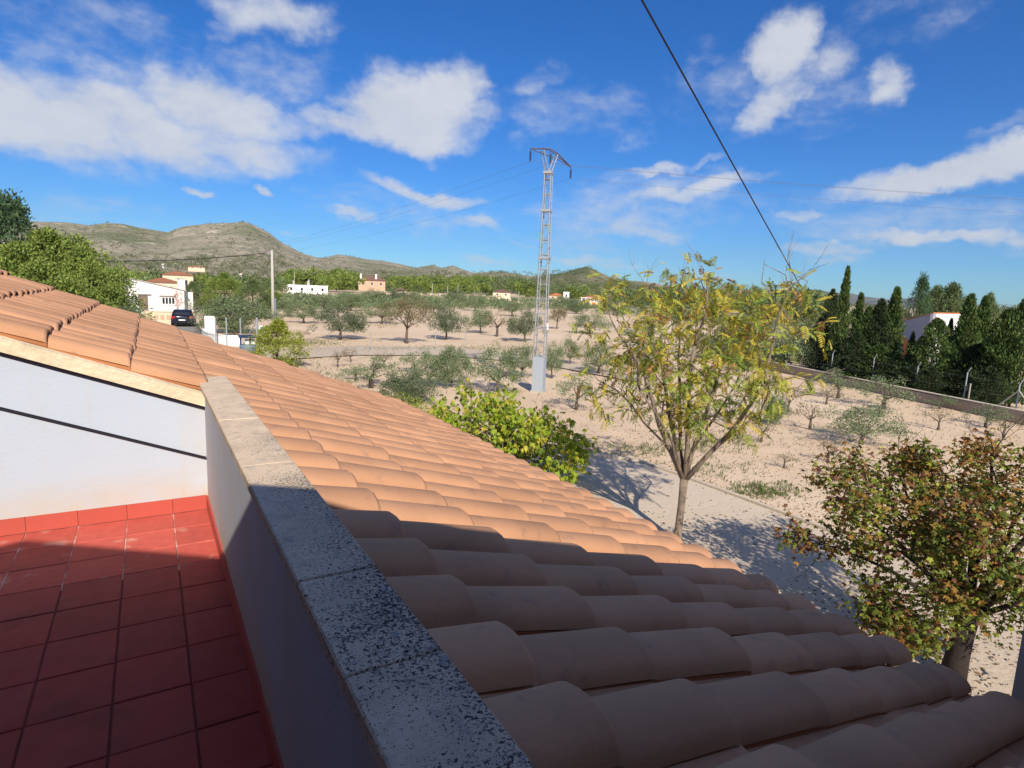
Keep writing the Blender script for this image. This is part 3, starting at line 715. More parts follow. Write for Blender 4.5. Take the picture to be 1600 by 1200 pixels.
# low scrub in the far plain between the orchard and the wood
S4 = []
for i in range(620):
    px = RNG.uniform(425, 1300); py = RNG.uniform(469+max(0, (px-880)*.055), 484+max(0, (px-880)*.105)); g = G(px, py)
    r = RNG.uniform(1.1, 2.4)*(1 if px < 900 else .8); S4.append((g.x, g.y, -.3, r, r*1.25))
for i in range(170):
    g = G(RNG.uniform(1120, 1300), RNG.uniform(500, 572)); r = RNG.uniform(.6, 1.3); S4.append((g.x, g.y, -.2, r, r*1.3))
blob_mass('olive_thicket', S4, Mt['olive'], 4, 110)
# bushes dotted over the hill sides
def hill_scrub(hv, n, seed, r=(2, 5), m='scrub'):
    rng = np.random.default_rng(seed); nr, na, _ = hv.shape; S = []
    for i in range(n):
        j = rng.integers(2, int(nr*.7)); k = rng.integers(2, na-2); p = hv[j, k]+(hv[j, k+1]-hv[j, k])*rng.uniform()+(hv[j+1, k]-hv[j, k])*rng.uniform()
        if p[2] < 4: continue
        if mnoise.noise(Vector((p[0]/130, p[1]/130, seed))) < rng.uniform(-.35, .35): continue
        q = rng.uniform(*r); S.append((p[0], p[1], p[2]-.5, q, q*1.1))
    return S
blob_mass('hill_shrubs', hill_scrub(hv1, 5200, 5, (1.6, 4.6))+hill_scrub(hv2, 3500, 6, (2.5, 6))+hill_scrub(hv3, 2600, 7, (1.8, 5)), Mt['scrub'], 8, 12, .6)

# ------------------------------------------------------------------ trees on the left
pg = 'bright green pines behind the roof on the left'
for (px, top, dist, w, var, lab) in [
   (8,308,62,.9,'d','tall grey-green pine at the far left edge, highest of all'),
   (-30,372,46,1.0,'a','bright pine cut by the left edge of the view'),
   (25,385,44,1.0,'bg','bright green pine second from the left edge'),
   (72,364,47,1.05,'bg','tallest bright green pine with rounded top on the left'),
   (118,374,46,1.0,'b','bright green pine between the tallest one and the lower right ones'),
   (128,392,45,.85,'bg','bright green pine with dark inner branches, third from the right end'),
   (140,408,43,.68,'b','lower bright green pine beside the white house'),
   (95,430,39,.95,'a','low bushy pine in front, just above the roof'),
   (60,415,38,1.2,'bg','low bushy pine in front at far left, above the roof')]:
    p = D(px, top, dist); place_tree(PN, var, (p.x, p.y, 0), p.z, w*1.05, lab, 'pine tree', pg, 'pine_tree')
for (px, top, py, w, kind, var, lab, cat, nm) in [
   (186,463,545,84,OL,'g','wide grey-green olive bush in front of the white house on the left','olive bush','olive_bush'),
   (366,461,521,88,OL,'g','large olive bush behind the low curved white wall','olive bush','olive_bush'),
   (352,428,492,62,PN,'bg','bright green round tree behind the fenced olive bush','tree','leafy_tree'),
   (396,438,497,62,PN,'s','darker green tree left of the tall grey pole','tree','leafy_tree'),
   (302,441,484,36,PN,'s','small green tree right of the white house chimney','tree','leafy_tree'),
   (322,445,482,48,PN,'d','grey-green tree right behind the white house','tree','leafy_tree'),
   (436,500,574,84,PN,'y','yellow-green shrub rising over the roof beside the rubbish drum','shrub','yellow_shrub'),
   (424,452,482,38,PN,'bg','small bright tree behind the grey pole','tree','leafy_tree')]:
    g = G(px, py); dist = math.hypot(g.x, g.y); p = D(px, top, dist); s = mpp(px, py, dist)
    bw = {'d': 1.32} if kind is OL else {}
    base = bw.get(var, .98)
    place_tree(kind, var, g, p.z, w*s/(p.z*base), lab, cat, None, nm)

# ------------------------------------------------------------------ hedge of cypresses on the right
cg = 'cypresses and junipers behind the low wall on the right'
for (px, top, dist, wpx, var, lab) in [
   (1325,420,41,20,'thin','tallest narrow cypress standing alone against the sky'),
   (1302,455,44,30,'jund','dark ragged conifer left of the tallest cypress'),
   (1283,500,42,34,'jund','low dark conifer at the left end of the hedge'),
   (1346,460,43,20,'thin','slim cypress right of the tallest one'),
   (1358,482,41,34,'a','green cypress third from the tallest, full and tapered'),
   (1338,520,40,40,'jund','dark low juniper in front of the tall cypress'),
   (1378,470,41,38,'dark','dark cypress left of the grey gable wall'),
   (1402,452,42,34,'a','bright-edged cypress touching the grey gable wall'),
   (1375,540,38,50,'jun','rough juniper below the bright-edged cypress, near a fence post'),
   (1427,520,38,16,'dark','small dark spire in front of the orange roof edge'),
   (1441,527,39,22,'dark','second small dark spire beside the orange roof edge'),
   (1465,500,37,52,'jun','olive-green juniper in front of the white building'),
   (1487,500,40,18,'dark','dark spire against the white wall'),
   (1500,520,40,34,'jund','dark low conifer right of the white wall'),
   (1518,463,39,38,'a','large cypress right of the white building, left of a pair'),
   (1541,466,40,34,'a','large cypress, right one of the pair'),
   (1530,540,37,64,'jund','black shaded juniper mass below the cypress pair'),
   (1556,540,36,40,'jund','dark spiky juniper right of the shaded mass'),
   (1578,486,36,52,'jun','broad green conifer near the right edge'),
   (1604,470,36,50,'jun','tall conifer cut by the right edge'),
   (1410,575,36,40,'jund','low dark juniper at a fence post, left of centre in the hedge'),
   (1320,560,39,44,'jund','low dark bush at the foot of the tallest cypress'),
   (1345,548,38,40,'jund','dark bush between the tall cypress and the first leaning post'),
   (1392,560,37,40,'jund','black shaded bush left of the rough juniper foot'),
   (1425,572,36,36,'jund','low dark bush below the dark spire'),
   (1455,575,35,40,'jund','low dark bush at the foot of the olive-green juniper'),
   (1483,562,38,44,'jund','dark bush right of the olive-green juniper'),
   (1548,575,34,50,'jund','low dark bush left of the braced post'),
   (1392,500,43,34,'dark','dark cypress tucked behind the bright-edged one'),
   (1525,500,41,40,'dark','shaded cypress between and behind the large pair'),
   (1562,505,40,36,'dark','dark cypress left of the broad green conifer'),
   (1495,580,36,50,'jund','low dark juniper bush behind the middle fence posts')]:
    p = D(px, top, dist); s = mpp(px, top, dist)
    bw = {'thin': .17, 'a': .30, 'dark': .32, 'jun': .46, 'jund': .5}[var]
    place_tree(CY, var, (p.x, p.y, 0), p.z, wpx*1.28*s/(p.z*bw), lab, 'cypress', cg, 'cypress_tree')
for (px, top, dist, wpx, kind, var, lab) in [
   (1443,433,70,52,PN,'d','dark pine with a spiky top behind the white building'),
   (1490,446,76,78,PN,'s','broad green tree behind the white building'),
   (1465,450,80,60,PN,'s','green tree between the dark pine and the broad tree'),
   (1548,462,62,44,PN,'s','green tree behind the pair of large cypresses'),
   (1372,480,64,50,PN,'s','pale green tree far behind the dark cypress'),
   (1335,485,66,48,PN,'s','round green tree behind the slim cypress'),
   (1560,500,50,40,PN,'a','bright green tree glimpsed right of the cypress pair')]:
    p = D(px, top, dist); s = mpp(px, top, dist)
    place_tree(kind, var, (p.x, p.y, 0), p.z, wpx*s/(p.z*.92), lab, 'tree', 'trees behind the hedge', 'leafy_tree')

# ------------------------------------------------------------------ low wall and fence posts on the right
wA, wB = G(1255,590), G(1600,665); dirw = (wB-wA).normalized()
wS = wA-dirw*9; wE = wB+dirw*7; rz, ln = frame(wS, wE)
lw = thing('low_wall', 'low grey concrete wall along the foot of the dark hedge', 'wall', wS, rz)
mb = MB(); n_ = 14
for i in range(n_): mb.box(ln*i/n_+.01, ln*(i+1)/n_-.01, 0, .22, -.2, .50+.02*math.sin(i*2.1))
mb.build('wall_panel', Mt['brownw'], lw)
mb = MB(); mb.box(0, ln, -.02, .24, .525, .56); mb.build('coping', Mt['kerb'], lw)
POSTS = [(1297,590,560,'thin leaning fence post at the left end of the low wall'),(1361,601,567,'second fence post from the left on the low wall'),(1430,606,572,'third fence post from the left, in front of the rough juniper'),
         (1505,627,587,'fourth fence post on the wall, with a short twin beside it'),(1587,640,600,'braced fence post with two stays near the right edge')]
for i, (px, py, top, lab) in enumerate(POSTS):
    t0 = (px-1255)/345; b = wA.lerp(wB, t0)+Vector((.1, .25, .0)); b = D(px, py, math.hypot(b.x, b.y)+.25); b.z = .5
    s = mpp(px, py, math.hypot(b.x, b.y)); hgt = (py-top)*s
    tp = thing('fence_post', lab, 'fence post', (b.x, b.y, .0), 0, 'fence posts on the low wall')
    mb = MB(); mb.tube([(0, 0, .3), (0, 0, .5+hgt)], .028, 8); mb.build('post', Mt['boxmetal'], tp)
    mb = MB(); mb.tube([(0, 0, .5+hgt), (-.04, -.12, .5+hgt+.22)], .022, 6); mb.build('post_arm', Mt['boxmetal'], tp)
    if i == 3:
        mb = MB(); mb.tube([dirw*.22+Vector((0, 0, .3)), dirw*.22+Vector((0, 0, .5+hgt*.6))], .03, 6); mb.build('twin_post', Mt['concrete'], tp)
    if i == 4:
        for sg in (-1, 1):
            mb = MB(); mb.tube([dirw*sg*.75+Vector((0, 0, .5)), Vector((0, 0, .5+hgt*.75))], .03, 6); mb.build('stay', Mt['concrete'], tp)
wf = thing('wire_fence', 'thin wires strung between the fence posts above the low wall', 'wire fence', (0, 0, 0))
for z in (1.0, 1.55):
    a = wS+Vector((.1, .2, z)); b = wE+Vector((.1, .2, z)); mb = MB(); mb.tube([a, b], .0016, 3, cap=False); mb.build('wire', Mt['metal'], wf)

# thin stakes by the track
for (px, py, top, lab) in [(579,548,518,'thin grey stake beside the pale track, left one'),(680,545,518,'thin grey stake beside the pale track, second one'),(727,540,518,'thin stake near the track, third from the left'),(560,560,540,'short stake at the near edge of the track')]:
    g = G(px, py); s = mpp(px, py, math.hypot(g.x, g.y))
    mb = MB(); mb.tube([g-Vector((0,0,.1)), g+Vector((.02, 0, (py-top)*s))], .028, 6)
    tag(mb.build('stake', Mt['metal']), lab, 'stake', 'stakes by the track')

# ------------------------------------------------------------------ buildings
def window(parent, x0, x1, z0, z1, y=-.02, bars=0, name='window'):
    mb = MB(); mb.box(x0, x1, y-.03, y+.04, z0, z1); mb.box(x0-.08, x1+.08, y-.06, y+.02, z0-.1, z0-.002)
    w = mb.build(name, Mt['whitefar'], parent)
    n = max(1, bars); wd = (x1-x0)/n
    for i in range(n):
        m2 = MB(); m2.box(x0+wd*i+.06, x0+wd*(i+1)-.06, y-.045, y-.034, z0+.06, z1-.06); m2.build('pane', Mt['glass'], w)
    return w

# 1 white house at the end of the road
a = G(190,489); b = G(289,489); rz, ln = frame(a, b); a.z = 0
hs_ = thing('white_house', 'white house with sloping roof line and square chimney at the end of the road', 'house', a, rz)
s = mpp(240, 470, math.hypot(a.x, a.y))
def zz(px, py, dist=math.hypot(a.x, a.y)): return D(px, py, dist).z
zl, zp, zr = zz(190,466), zz(206,436), zz(289,455)
mb = MB(); mb.prism([(0, -.3), (ln, -.3), (ln, zr), (16*s, zp), (3*s, zl)], 0, 7.5); mb.build('wall', Mt['whitefar'], hs_)
mb = MB(); mb.prism([(ln+.25, zr-.03), (ln+.25, zr+.07), (16*s, zp+.10), (16*s, zp+.003)], -.12, 7.6); mb.prism([(16*s-.01, zp+.003), (16*s-.01, zp+.10), (2*s, zl+.10), (2*s, zl+.003)], -.12, 7.6); mb.build('roof', Mt['concrete'], hs_)
ch = MB(); ch.box(87*s, 95*s, .4, 1.3, zr-.4, zz(281,436)); cho = ch.build('chimney', Mt['whitefar'], hs_)
ch = MB(); ch.box(86.4*s, 95.6*s, .35, 1.35, zz(281,436)+.003, zz(281,436)+.10); ch.build('chimney_cap', Mt['concrete'], cho)
window(hs_, 57*s, 76*s, zz(256,476), zz(256,465), bars=4)
mb = MB(); mb.box(24*s, 37*s, -.05, .04, 0, zz(220,462)); mb.build('door', Mt['brown'], hs_)
mb = MB(); mb.box(22*s, 41*s, -.25, 0, zz(220,460), zz(220,459)); mb.build('door_canopy', Mt['concrete'], hs_)
mb = MB(); mb.box(53*s, 77*s, -.2, 0, zz(256,463), zz(256,462)); mb.build('window_canopy', Mt['concrete'], hs_)
# side wing with awning
mb = MB(); mb.box(ln+.01, ln+1.6, 1.5, 5, -.3, 2.6); mb.build('side_wing', Mt['whitefar'], hs_)
# cream garden wall
a = G(221,508); b = G(305,509); rz, ln = frame(a, b)
cw = thing('garden_wall', 'low cream garden wall with square blocks in front of the white house', 'wall', a, rz)
mb = MB(); mb.box(0, ln, 0, .25, -.2, 1.22); mb.build('wall_panel', Mt['cream'], cw)
for i in range(9):
    m2 = MB(); m2.box(ln*i/9+.08, ln*(i+1)/9-.08, -.03, -.002, .55, .95); m2.build('lattice_block', Mt['pinkw'], cw)
mb = MB(); mb.box(-.03, ln+.03, -.05, .30, 1.223, 1.32); mb.build('coping', Mt['cream'], cw)

# bougainvillea beside the house and its corner plants
def bush(px, py, wpx, hpx, m, label, name='flowering_shrub', cat='shrub', per=60, lf=.12, seed=3, dist=None):
    g = G(px, py) if dist is None else D(px, py, dist); dist = math.hypot(g.x, g.y); s = mpp(px, py, dist); rng = np.random.default_rng(seed)
    w = wpx*s/2; h = hpx*s; cs = [(rng.normal()*w*.4, rng.normal()*w*.4, h*rng.uniform(.2, .9)) for _ in range(9)]; rs = [(w*.45,)*2+(h*.2,)]*9
    V, F = blob_leaves(cs, rs, per, lf, lf*.5, rng, shell=.1)
    t = thing(name, label, cat, g)
    link('foliage', mesh_np('foliage', V, F, m), t)
    mb = MB()
    for c in cs[:5]: mb.tube([(c[0]*.15, c[1]*.15, -.05), (c[0]*.5, c[1]*.5, c[2]*.5), c], [.03, .02, .008], 5)
    mb.build('stem', Mt['barkd'], t)
bush(278,491,14,36,Mt['pink'],'pinkish climbing shrub on the right corner of the white house', seed=4)
bush(296,492,18,34,Mt['shrub'],'dark shrub with rusty flowers right of the white house', seed=5)
bush(226,488,14,14,Mt['pined'],'small dark shrub by the brown door of the white house', seed=6)

# 2 house generator for the far ones
def far_house(px0, px1, base, top, dist, wm, rm, label, hip=True, eave=.25, win=3, depth=8, roofh=None, name='house', zb=None, wf_=.62):
    p0 = D(px0, base, dist); p1 = D(px1, base, dist); rz, ln = frame(p0, p1)
    z0 = p0.z if zb is None else zb; zt = D((px0+px1)/2, top, dist).z; hh = zt-z0; wallh = hh*(wf_ if hip else .92)
    t = thing(name, label, 'house', (p0.x, p0.y, 0), rz)
    mb = MB(); mb.box(0, ln, 0, depth, -.3 if zb is not None else z0-1.5, z0+wallh); mb.build('wall', Mt[wm], t)
    mb = MB(); e = .5
    zr_ = z0+wallh+.003
    if hip:
        q = min(ln, depth)*.42
        mb.add([(-e, -e, zr_), (ln+e, -e, zr_), (ln+e, depth+e, zr_), (-e, depth+e, zr_), (q, depth/2, zt), (ln-q, depth/2, zt)], [(0,1,5,4), (1,2,5), (2,3,4,5), (3,0,4), (0,3,2,1)])
    else: mb.box(-.2, ln+.2, -.2, depth+.2, zr_, zt)
    mb.build('roof', Mt[rm], t)
    for i in range(win):
        x = ln*(i+.5)/win; window(t, x-.5, x+.5, z0+wallh*.35, z0+wallh*.75)
    return t, ln, z0, zt
t, ln, z0, zt = far_house(447,512,457.5,445.5,262,'whitefar','whitefar','long low white flat-roofed house beyond the orchard, left of the pine wood', hip=False, win=4)
for fx in (.16, .50, .53):
    mb = MB(); mb.box(ln*fx, ln*fx+.5, 2, 2.6, zt+.003, zt+(1.6 if fx != .53 else 2.2)); mb.build('chimney', Mt['concrete'], t)
far_house(230,278,446,434,150,'cream','roofred','red-tiled hipped house directly behind the white house', win=2, zb=0, wf_=.80)
far_house(254,302,437,424,200,'cream','roofred','second red-tiled house, farther and higher behind the white house', win=2, zb=0, wf_=.84)
far_house(294,320,420,415,420,'cream','roofred','tiny house with flat red roof high on the left foothill', win=2)
t, ln, z0, zt = far_house(560,602,449,431,330,'pinkw','roofbrown','pink-tan two-storey house at the edge of the pine wood', win=3)
for fx in (.05, .62):
    mb = MB(); mb.box(ln*fx, ln*fx+.9, 1, 2, zt-2.5, zt+.9); mb.build('chimney', Mt['whitefar'], t)
far_house(770,797,464,452,330,'cream','roofbrown','tan house with dark hipped roof behind the pillared gate', win=2)
far_house(858,881,468,458,340,'cream','orange','orange-roofed house right behind the pylon', win=2)
far_house(880,889,468,456,338,'whitefar','whitefar','small white tower-like annex right of the orange-roofed house', hip=False, win=1)
t, ln, z0, zt = far_house(908,943,474,462,300,'whitefar','roofred','white house with a colonnade left of the yellow tree', win=4)
for i in range(6):
    mb = MB(); mb.box(ln*i/5.2, ln*i/5.2+.35, -2.2, -1.85, z0, z0+2.6); mb.build('column', Mt['whitefar'], t)
mb = MB(); mb.box(-.3, ln+.3, -2.4, -.005, z0+2.603, z0+2.9); mb.build('porch_roof', Mt['whitefar'], t)
far_house(1215,1266,510,482,150,'orange','roofbrown','brown-roofed red brick house behind the right of the yellow tree', win=2, zb=0)
far_house(1412,1424,497,486,90,'whitefar','roofbrown','small gable end with brown roof left of the white building', win=1, zb=0)

# gazebo
a = D(617,461,230); b = D(634,461,230); rz, ln = frame(a, b)
gz = thing('gazebo', 'small brown-roofed gazebo behind the stone wall', 'gazebo', (a.x, a.y, 0), rz); zt = D(625,449,230).z; ze = D(625,453,230).z
for i, (x, y) in enumerate([(0, 0), (ln, 0), (0, ln), (ln, ln)]):
    mb = MB(); mb.box(x-.12, x+.12, y-.12, y+.12, -.2, ze); mb.build('column', Mt['cream'], gz)
mb = MB(); mb.add([(-.5, -.5, ze+.003), (ln+.5, -.5, ze+.003), (ln+.5, ln+.5, ze+.003), (-.5, ln+.5, ze+.003), (ln/2, ln/2, zt)], [(0,1,4), (1,2,4), (2,3,4), (3,0,4), (0,3,2,1)]); mb.build('roof', Mt['roofbrown'], gz)

# stone walls beyond the orchard
def long_wall(p0, p1, hgt, m, label, cop=None, posts=0, post_h=0):
    rz, ln = frame(p0, p1); t = thing('boundary_wall', label, 'wall', (p0.x, p0.y, 0), rz)
    mb = MB(); mb.box(0, ln, 0, .3, -.3, hgt); mb.build('wall_panel', Mt[m], t)
    if cop: mb = MB(); mb.box(-.05, ln+.05, -.06, .36, hgt+.003, hgt+.15); mb.build('coping', Mt[cop], t)
    for i in range(posts+1 if posts else 0):
        x = ln*i/posts; mb = MB(); mb.box(x-.35, x+.35, -.38, -.005, -.3, post_h); mb.build('pillar', Mt['cream'], t)
    return t, ln
long_wall(D(603,462,240), D(688,466,225), 2.0, 'cream', 'pale stone wall running below the gazebo', 'cream', 6, 2.5)
t, ln = long_wall(D(716,472,190), D(780,475,186), 1.0, 'pinkw', 'low wall with square cream pillars left of the gate', 'roofred', 4, 2.1)
long_wall(D(796,475,186), D(905,472,225), 1.1, 'cream', 'cream wall running right from the gate behind the pylon', 'cream', 3, 1.9)
a = D(780,476,186); b = D(796,476,186); rz, ln = frame(a, b)
gt = thing('metal_gate', 'dark metal double gate between two cream pillars', 'gate', (a.x, a.y, 0), rz)
for x0, x1 in ((.4, ln/2-.03), (ln/2+.03, ln-.4)):
    mb = MB(); mb.box(x0, x1, 0, .06, .15, 1.95); mb.build('gate_leaf', Mt['darkmetal'], gt)
for x in (0, ln):
    mb = MB(); mb.box(x-.38, x+.38, -.3, .4, -.2, 2.4); mb.build('pillar', Mt['cream'], gt)
t, ln = long_wall(D(922,481,215), D(968,483,215), 1.8, 'yellow', 'yellow garden wall with orange arches left of the yellow tree', 'whitefar', 5, 2.1)
for i in range(5):
    mb = MB(); mb.box(ln*(i+.25)/5, ln*(i+.75)/5, -.05, -.003, .4, 1.5); mb.build('arch_panel', Mt['orange'], t)
long_wall(D(430,462,265), D(449,460,262), 2.0, 'cream', 'short pale wall left of the long white house', 'cream')

# small far white houses on the slopes
for (px, py, w, dist, lab) in [(376,432,7,520,'tiny white house among trees left of the grey pole'),(404,441,6,300,'tiny white hut just left of the grey pole'),(256,417,3.5,700,'tiny white hut low on the left hill side'),(665,440,4,500,'tiny white hut within the far pine wood')]:
    p = D(px, py, dist); s = mpp(px, py, dist); t = thing('small_house', lab, 'house', p, -math.radians(30))
    mb = MB(); mb.box(-w*s/2, w*s/2, -2, 2, -1.5, 4*s); mb.build('wall', Mt['whitefar'], t)
    mb = MB(); mb.add([(-w*s/2-.3, -2.3, 4*s), (w*s/2+.3, -2.3, 4*s), (w*s/2+.3, 2.3, 4*s), (-w*s/2-.3, 2.3, 4*s), (-w*s/4, 0, 5.2*s), (w*s/4, 0, 5.2*s)], [(0,1,5,4), (1,2,5), (2,3,4,5), (3,0,4), (0,3,2,1)]); mb.build('roof', Mt['cream'], t)

# white building behind the hedge: lit white end, grey side gable, orange roof edge
d0 = 52
cA = D(1408,500,d0+9); cB = D(1457,500,d0); cC = D(1503,500,d0+2.2)
def P2(v): return (v.x, v.y)
zB, zA, zC = D(1457,490,d0).z, D(1408,503,d0+9).z, D(1503,491,d0+2.2).z
wb = thing('white_building', 'white building with grey side wall and orange roof edge behind the hedge', 'house', (cB.x, cB.y, 0))
def loc(v, z): return (v.x-cB.x, v.y-cB.y, z)
cD = cA+(cC-cB)
def wallq(name, p, q, zp0, zq0, m, th=.2):
    d = Vector((q.x-p.x, q.y-p.y, 0)); n = Vector((-d.y, d.x, 0)).normalized()*th
    mb = MB(); P = [loc(p, -.2), loc(q, -.2), loc(q, zq0), loc(p, zp0)]; Q = [(a+n.x, b+n.y, c) for a, b, c in P]
    mb.add(P+Q, [(0,1,2,3), (7,6,5,4), (0,4,5,1), (1,5,6,2), (2,6,7,3), (3,7,4,0)]); return mb.build(name, Mt[m], wb)
wallq('side_wall', cA, cB, zA, zB, 'greyw'); fw = wallq('front_wall', cB, cC, zB, zC, 'whitefar'); wallq('back_wall', cC, cD, zC, zA, 'whitefar')
mb = MB(); e = .09
mb.add([loc(cA, zA+.01), loc(cB, zB+.01), loc(cC, zC+.01), loc(cD, zA+.01), loc(cA, zA+e), loc(cB, zB+e), loc(cC, zC+e), loc(cD, zA+e)], [(0,3,2,1), (4,5,6,7), (0,1,5,4), (1,2,6,5), (2,3,7,6), (3,0,4,7)])
mb.build('roof', Mt['orange'], wb)
p = D(1411,535,50); q = D(1440,560,46); mb = MB()
mb.add([loc(p, p.z), loc(q, q.z), loc(q+Vector((1.6, 1.6, 0)), q.z+.9), loc(p+Vector((1.6, 1.6, 0)), p.z+.9), loc(p, -.1), loc(q, -.1)], [(0,1,2,3), (4,5,1,0)]); mb.build('lower_roof', Mt['orange'], wb)

# ------------------------------------------------------------------ curved white wall, pillar, posts, drum
base_pts = [(318,528),(322,533),(328,536),(338,538.5),(352,540),(366,540.5),(378,541)]
gp = [G(*q) for q in base_pts]
cw = thing('curved_white_wall', 'low curved white wall at the bend of the road, with a tall white pillar', 'wall', gp[0])
off = gp[0]
mb = MB(); cp_ = MB()
for m_, z0, z1, w in ((mb, -.2, .66, .10), (cp_, .663, .72, .13)):
    rows = []
    for i, p in enumerate(gp):
        d = gp[min(i+1, len(gp)-1)]-gp[max(i-1, 0)]; n = Vector((-d.y, d.x, 0)).normalized()*w
        rows.append([p-off-n+Vector((0,0,z0)), p-off+n+Vector((0,0,z0)), p-off+n+Vector((0,0,z1)), p-off-n+Vector((0,0,z1))])
    V = [v for r in rows for v in r]; F = []
    for i in range(len(rows)-1):
        for j in range(4): F.append((4*i+j, 4*i+(j+1) % 4, 4*i+4+(j+1) % 4, 4*i+4+j))
    F += [(3,2,1,0), tuple(4*(len(rows)-1)+j for j in range(4))]
    m_.add(V, F)
mb.build('wall_panel', Mt['whitefar'], cw); cp_.build('coping', Mt['whitefar'], cw)
pl = G(327,531)+Vector((.1, .7, 0))-off
mb = MB(); s = mpp(327, 515, 44); mb.box(pl.x-.33, pl.x+.33, pl.y-.3, pl.y+.3, -.2, D(327,494,math.hypot((pl+off).x, (pl+off).y)).z); mb.build('pillar', Mt['whitefar'], cw)
for i, (px, top) in enumerate([(337,496),(354,496),(376,497),(402,496)]):
    g = G(px, 541 if i < 3 else 545)+Vector((.05, .25, 0)); zt = D(px, top, math.hypot(g.x, g.y)).z
    mb = MB(); mb.tube([(g.x, g.y, .0), (g.x, g.y, zt)], .05 if i < 3 else .07, 6)
    tag(mb.build('fence_post', Mt['metal']), ['grey fence post next to the white pillar on the curved wall','slim grey fence post in the middle of the curved wall','grey fence post above the rubbish drum lid','thick braced corner post right of the rubbish drum'][i], 'fence post', 'fence posts on the curved white wall')
    last = g
mb = MB(); mb.tube([last+Vector((0, 0, 1.85)), G(386,543)+Vector((0, .3, .55))], .03, 5); mb.build('fence_brace', Mt['metal']); bpy.data.objects['fence_brace']['label'] = 'diagonal yellowish brace leaning on the corner post'; bpy.data.objects['fence_brace']['category'] = 'brace'
# drum
g = G(388,562); s = mpp(388, 560, math.hypot(g.x, g.y)); r = 12*s
dr = thing('rubbish_drum', 'blue-grey rubbish drum with dark raised lid beside the yellow shrub', 'rubbish bin', g)
mb = MB(); mb.tube([(0,0,-.02),(0,0,.35),(0,0,.70),(0,0,.85)], [r*.88, r*.95, r, r*1.04], 16); mb.build('drum', Mt['plastic'], dr, True)
mb = MB(); mb.box(-r*1.05, r*1.05, -.05, r*1.2, 1.25, 1.31, M=Matrix.Rotation(.12, 4, 'X')); mb.build('lid', Mt['darkplastic'], dr)
for sx in (-1, .2):
    mb = MB(); mb.box(sx*r*.95, sx*r*.95+.08, .0, .06, .86, 1.24); mb.build('lid_strut', Mt['darkplastic'], dr)
mb = MB(); mb.box(-r*.3, r*.9, .1, r*.6, .86, 1.15); mb.build('white_bag', Mt['whitefar'], dr)
# meter box
g = G(410,545); s = mpp(410, 530, math.hypot(g.x, g.y)); t = thing('meter_box', 'small white meter box on a post behind the yellow shrub', 'meter box', g, -.3)
mb = MB(); mb.box(-4*s, 4*s, 0, .25, .85, 1.5); mb.build('cabinet', Mt['whitefar'], t); mb = MB(); mb.box(-4*s+.04, 4*s-.04, -.02, -.003, 1.12, 1.44); mb.build('door', Mt['plastic'], t)
mb = MB(); mb.box(-.1, .1, .03, .2, -.1, .847); mb.build('post', Mt['concrete'], t)

# ------------------------------------------------------------------ cars
def car(label, name, loc, rz, paint, scale=1.0):
    t = thing(name, label, 'car', loc, rz, None, scale)
    # x across, y forward (rear at y=0)
    secs = [ (0.0, .80,.34,.86), (.05,.86,.30,.98), (.35,.88,.26,1.02), (.9,.89,.26,1.00), (2.4,.89,.26,.96), (3.6,.86,.26,.84), (4.1,.78,.30,.62) ]
    V = []; F = []
    for (y, w, z0, z1) in secs:
        V += [(-w*.94, y, z0), (-w, y, (z0+z1)/2), (-w*.92, y, z1), (w*.92, y, z1), (w, y, (z0+z1)/2), (w*.94, y, z0)]
    for i in range(len(secs)-1):
        for j in range(6): a = i*6+j; b = i*6+(j+1) % 6; F.append((a, a+6, b+6, b))
    F += [tuple(range(6)), tuple(range(len(secs)*6-1, len(secs)*6-7, -1))]
    mb = MB(); mb.add(V, F); mb.build('body', paint, t, True)
    cab = [(.12,.80,1.00,.64,1.0), (.55,.80,1.0,.66,1.42), (1.4,.82,.99,.66,1.47), (2.2,.80,.97,.62,1.40), (2.95,.80,.92,.62,.95)]
    V = []; F = []
    for (y, w, z0, wt, zt) in cab: V += [(-w, y, z0-.03), (-wt, y, max(zt, z0)), (wt, y, max(zt, z0)), (w, y, z0-.03)]
    for i in range(len(cab)-1):
        for j in range(3): a = i*4+j; F.append((a, a+4, a+5, a+1))
    mb = MB(); mb.add(V, F); mb.build('cabin', paint, t, True)
    mb = MB(); mb.add([(-.60,.15,1.05), (.60,.15,1.05), (.56,.50,1.36), (-.56,.50,1.36)], [(0,1,2,3)]); mb.build('rear_window', Mt['glass'], t)
    for sx in (-1, 1):
        mb = MB(); mb.add([(sx*.835,.6,1.02), (sx*.835,2.5,1.0), (sx*.69,2.1,1.36), (sx*.70,.8,1.38)], [(0,1,2,3)]); mb.build('side_window', Mt['glass'], t)
        mb = MB(); mb.box(sx*.70-.14, sx*.70+.14, -.03, .05, .74, .92); mb.build('tail_lamp', Mt['red'], t)
        for y in (.75, 3.35):
            mb = MB(); mb.tube([(sx*.72, y, .32), (sx*.90, y, .32)], .32, 14); w = mb.build('wheel', Mt['tyre'], t)
            m2 = MB(); m2.tube([(sx*.902, y, .32), (sx*.915, y, .32)], .19, 10); m2.build('rim', Mt['metal'], w)
    mb = MB(); mb.box(-.82, .82, -.08, .02, .36, .56); mb.build('bumper', paint, t)
    mb = MB(); mb.box(-.26, .26, -.095, -.083, .56, .67); mb.build('number_plate', Mt['whitefar'], t)
    return t
g = G(285,511); car('dark blue hatchback parked on the road, rear towards the roof', 'dark_car', g, math.radians(-6), Mt['carblack'], 1.04)
g = G(232,509); car('white car parked beside the cream garden wall', 'white_car', (g.x-.2, g.y+1.5, 0), math.radians(62), Mt['carwhite'], .95)

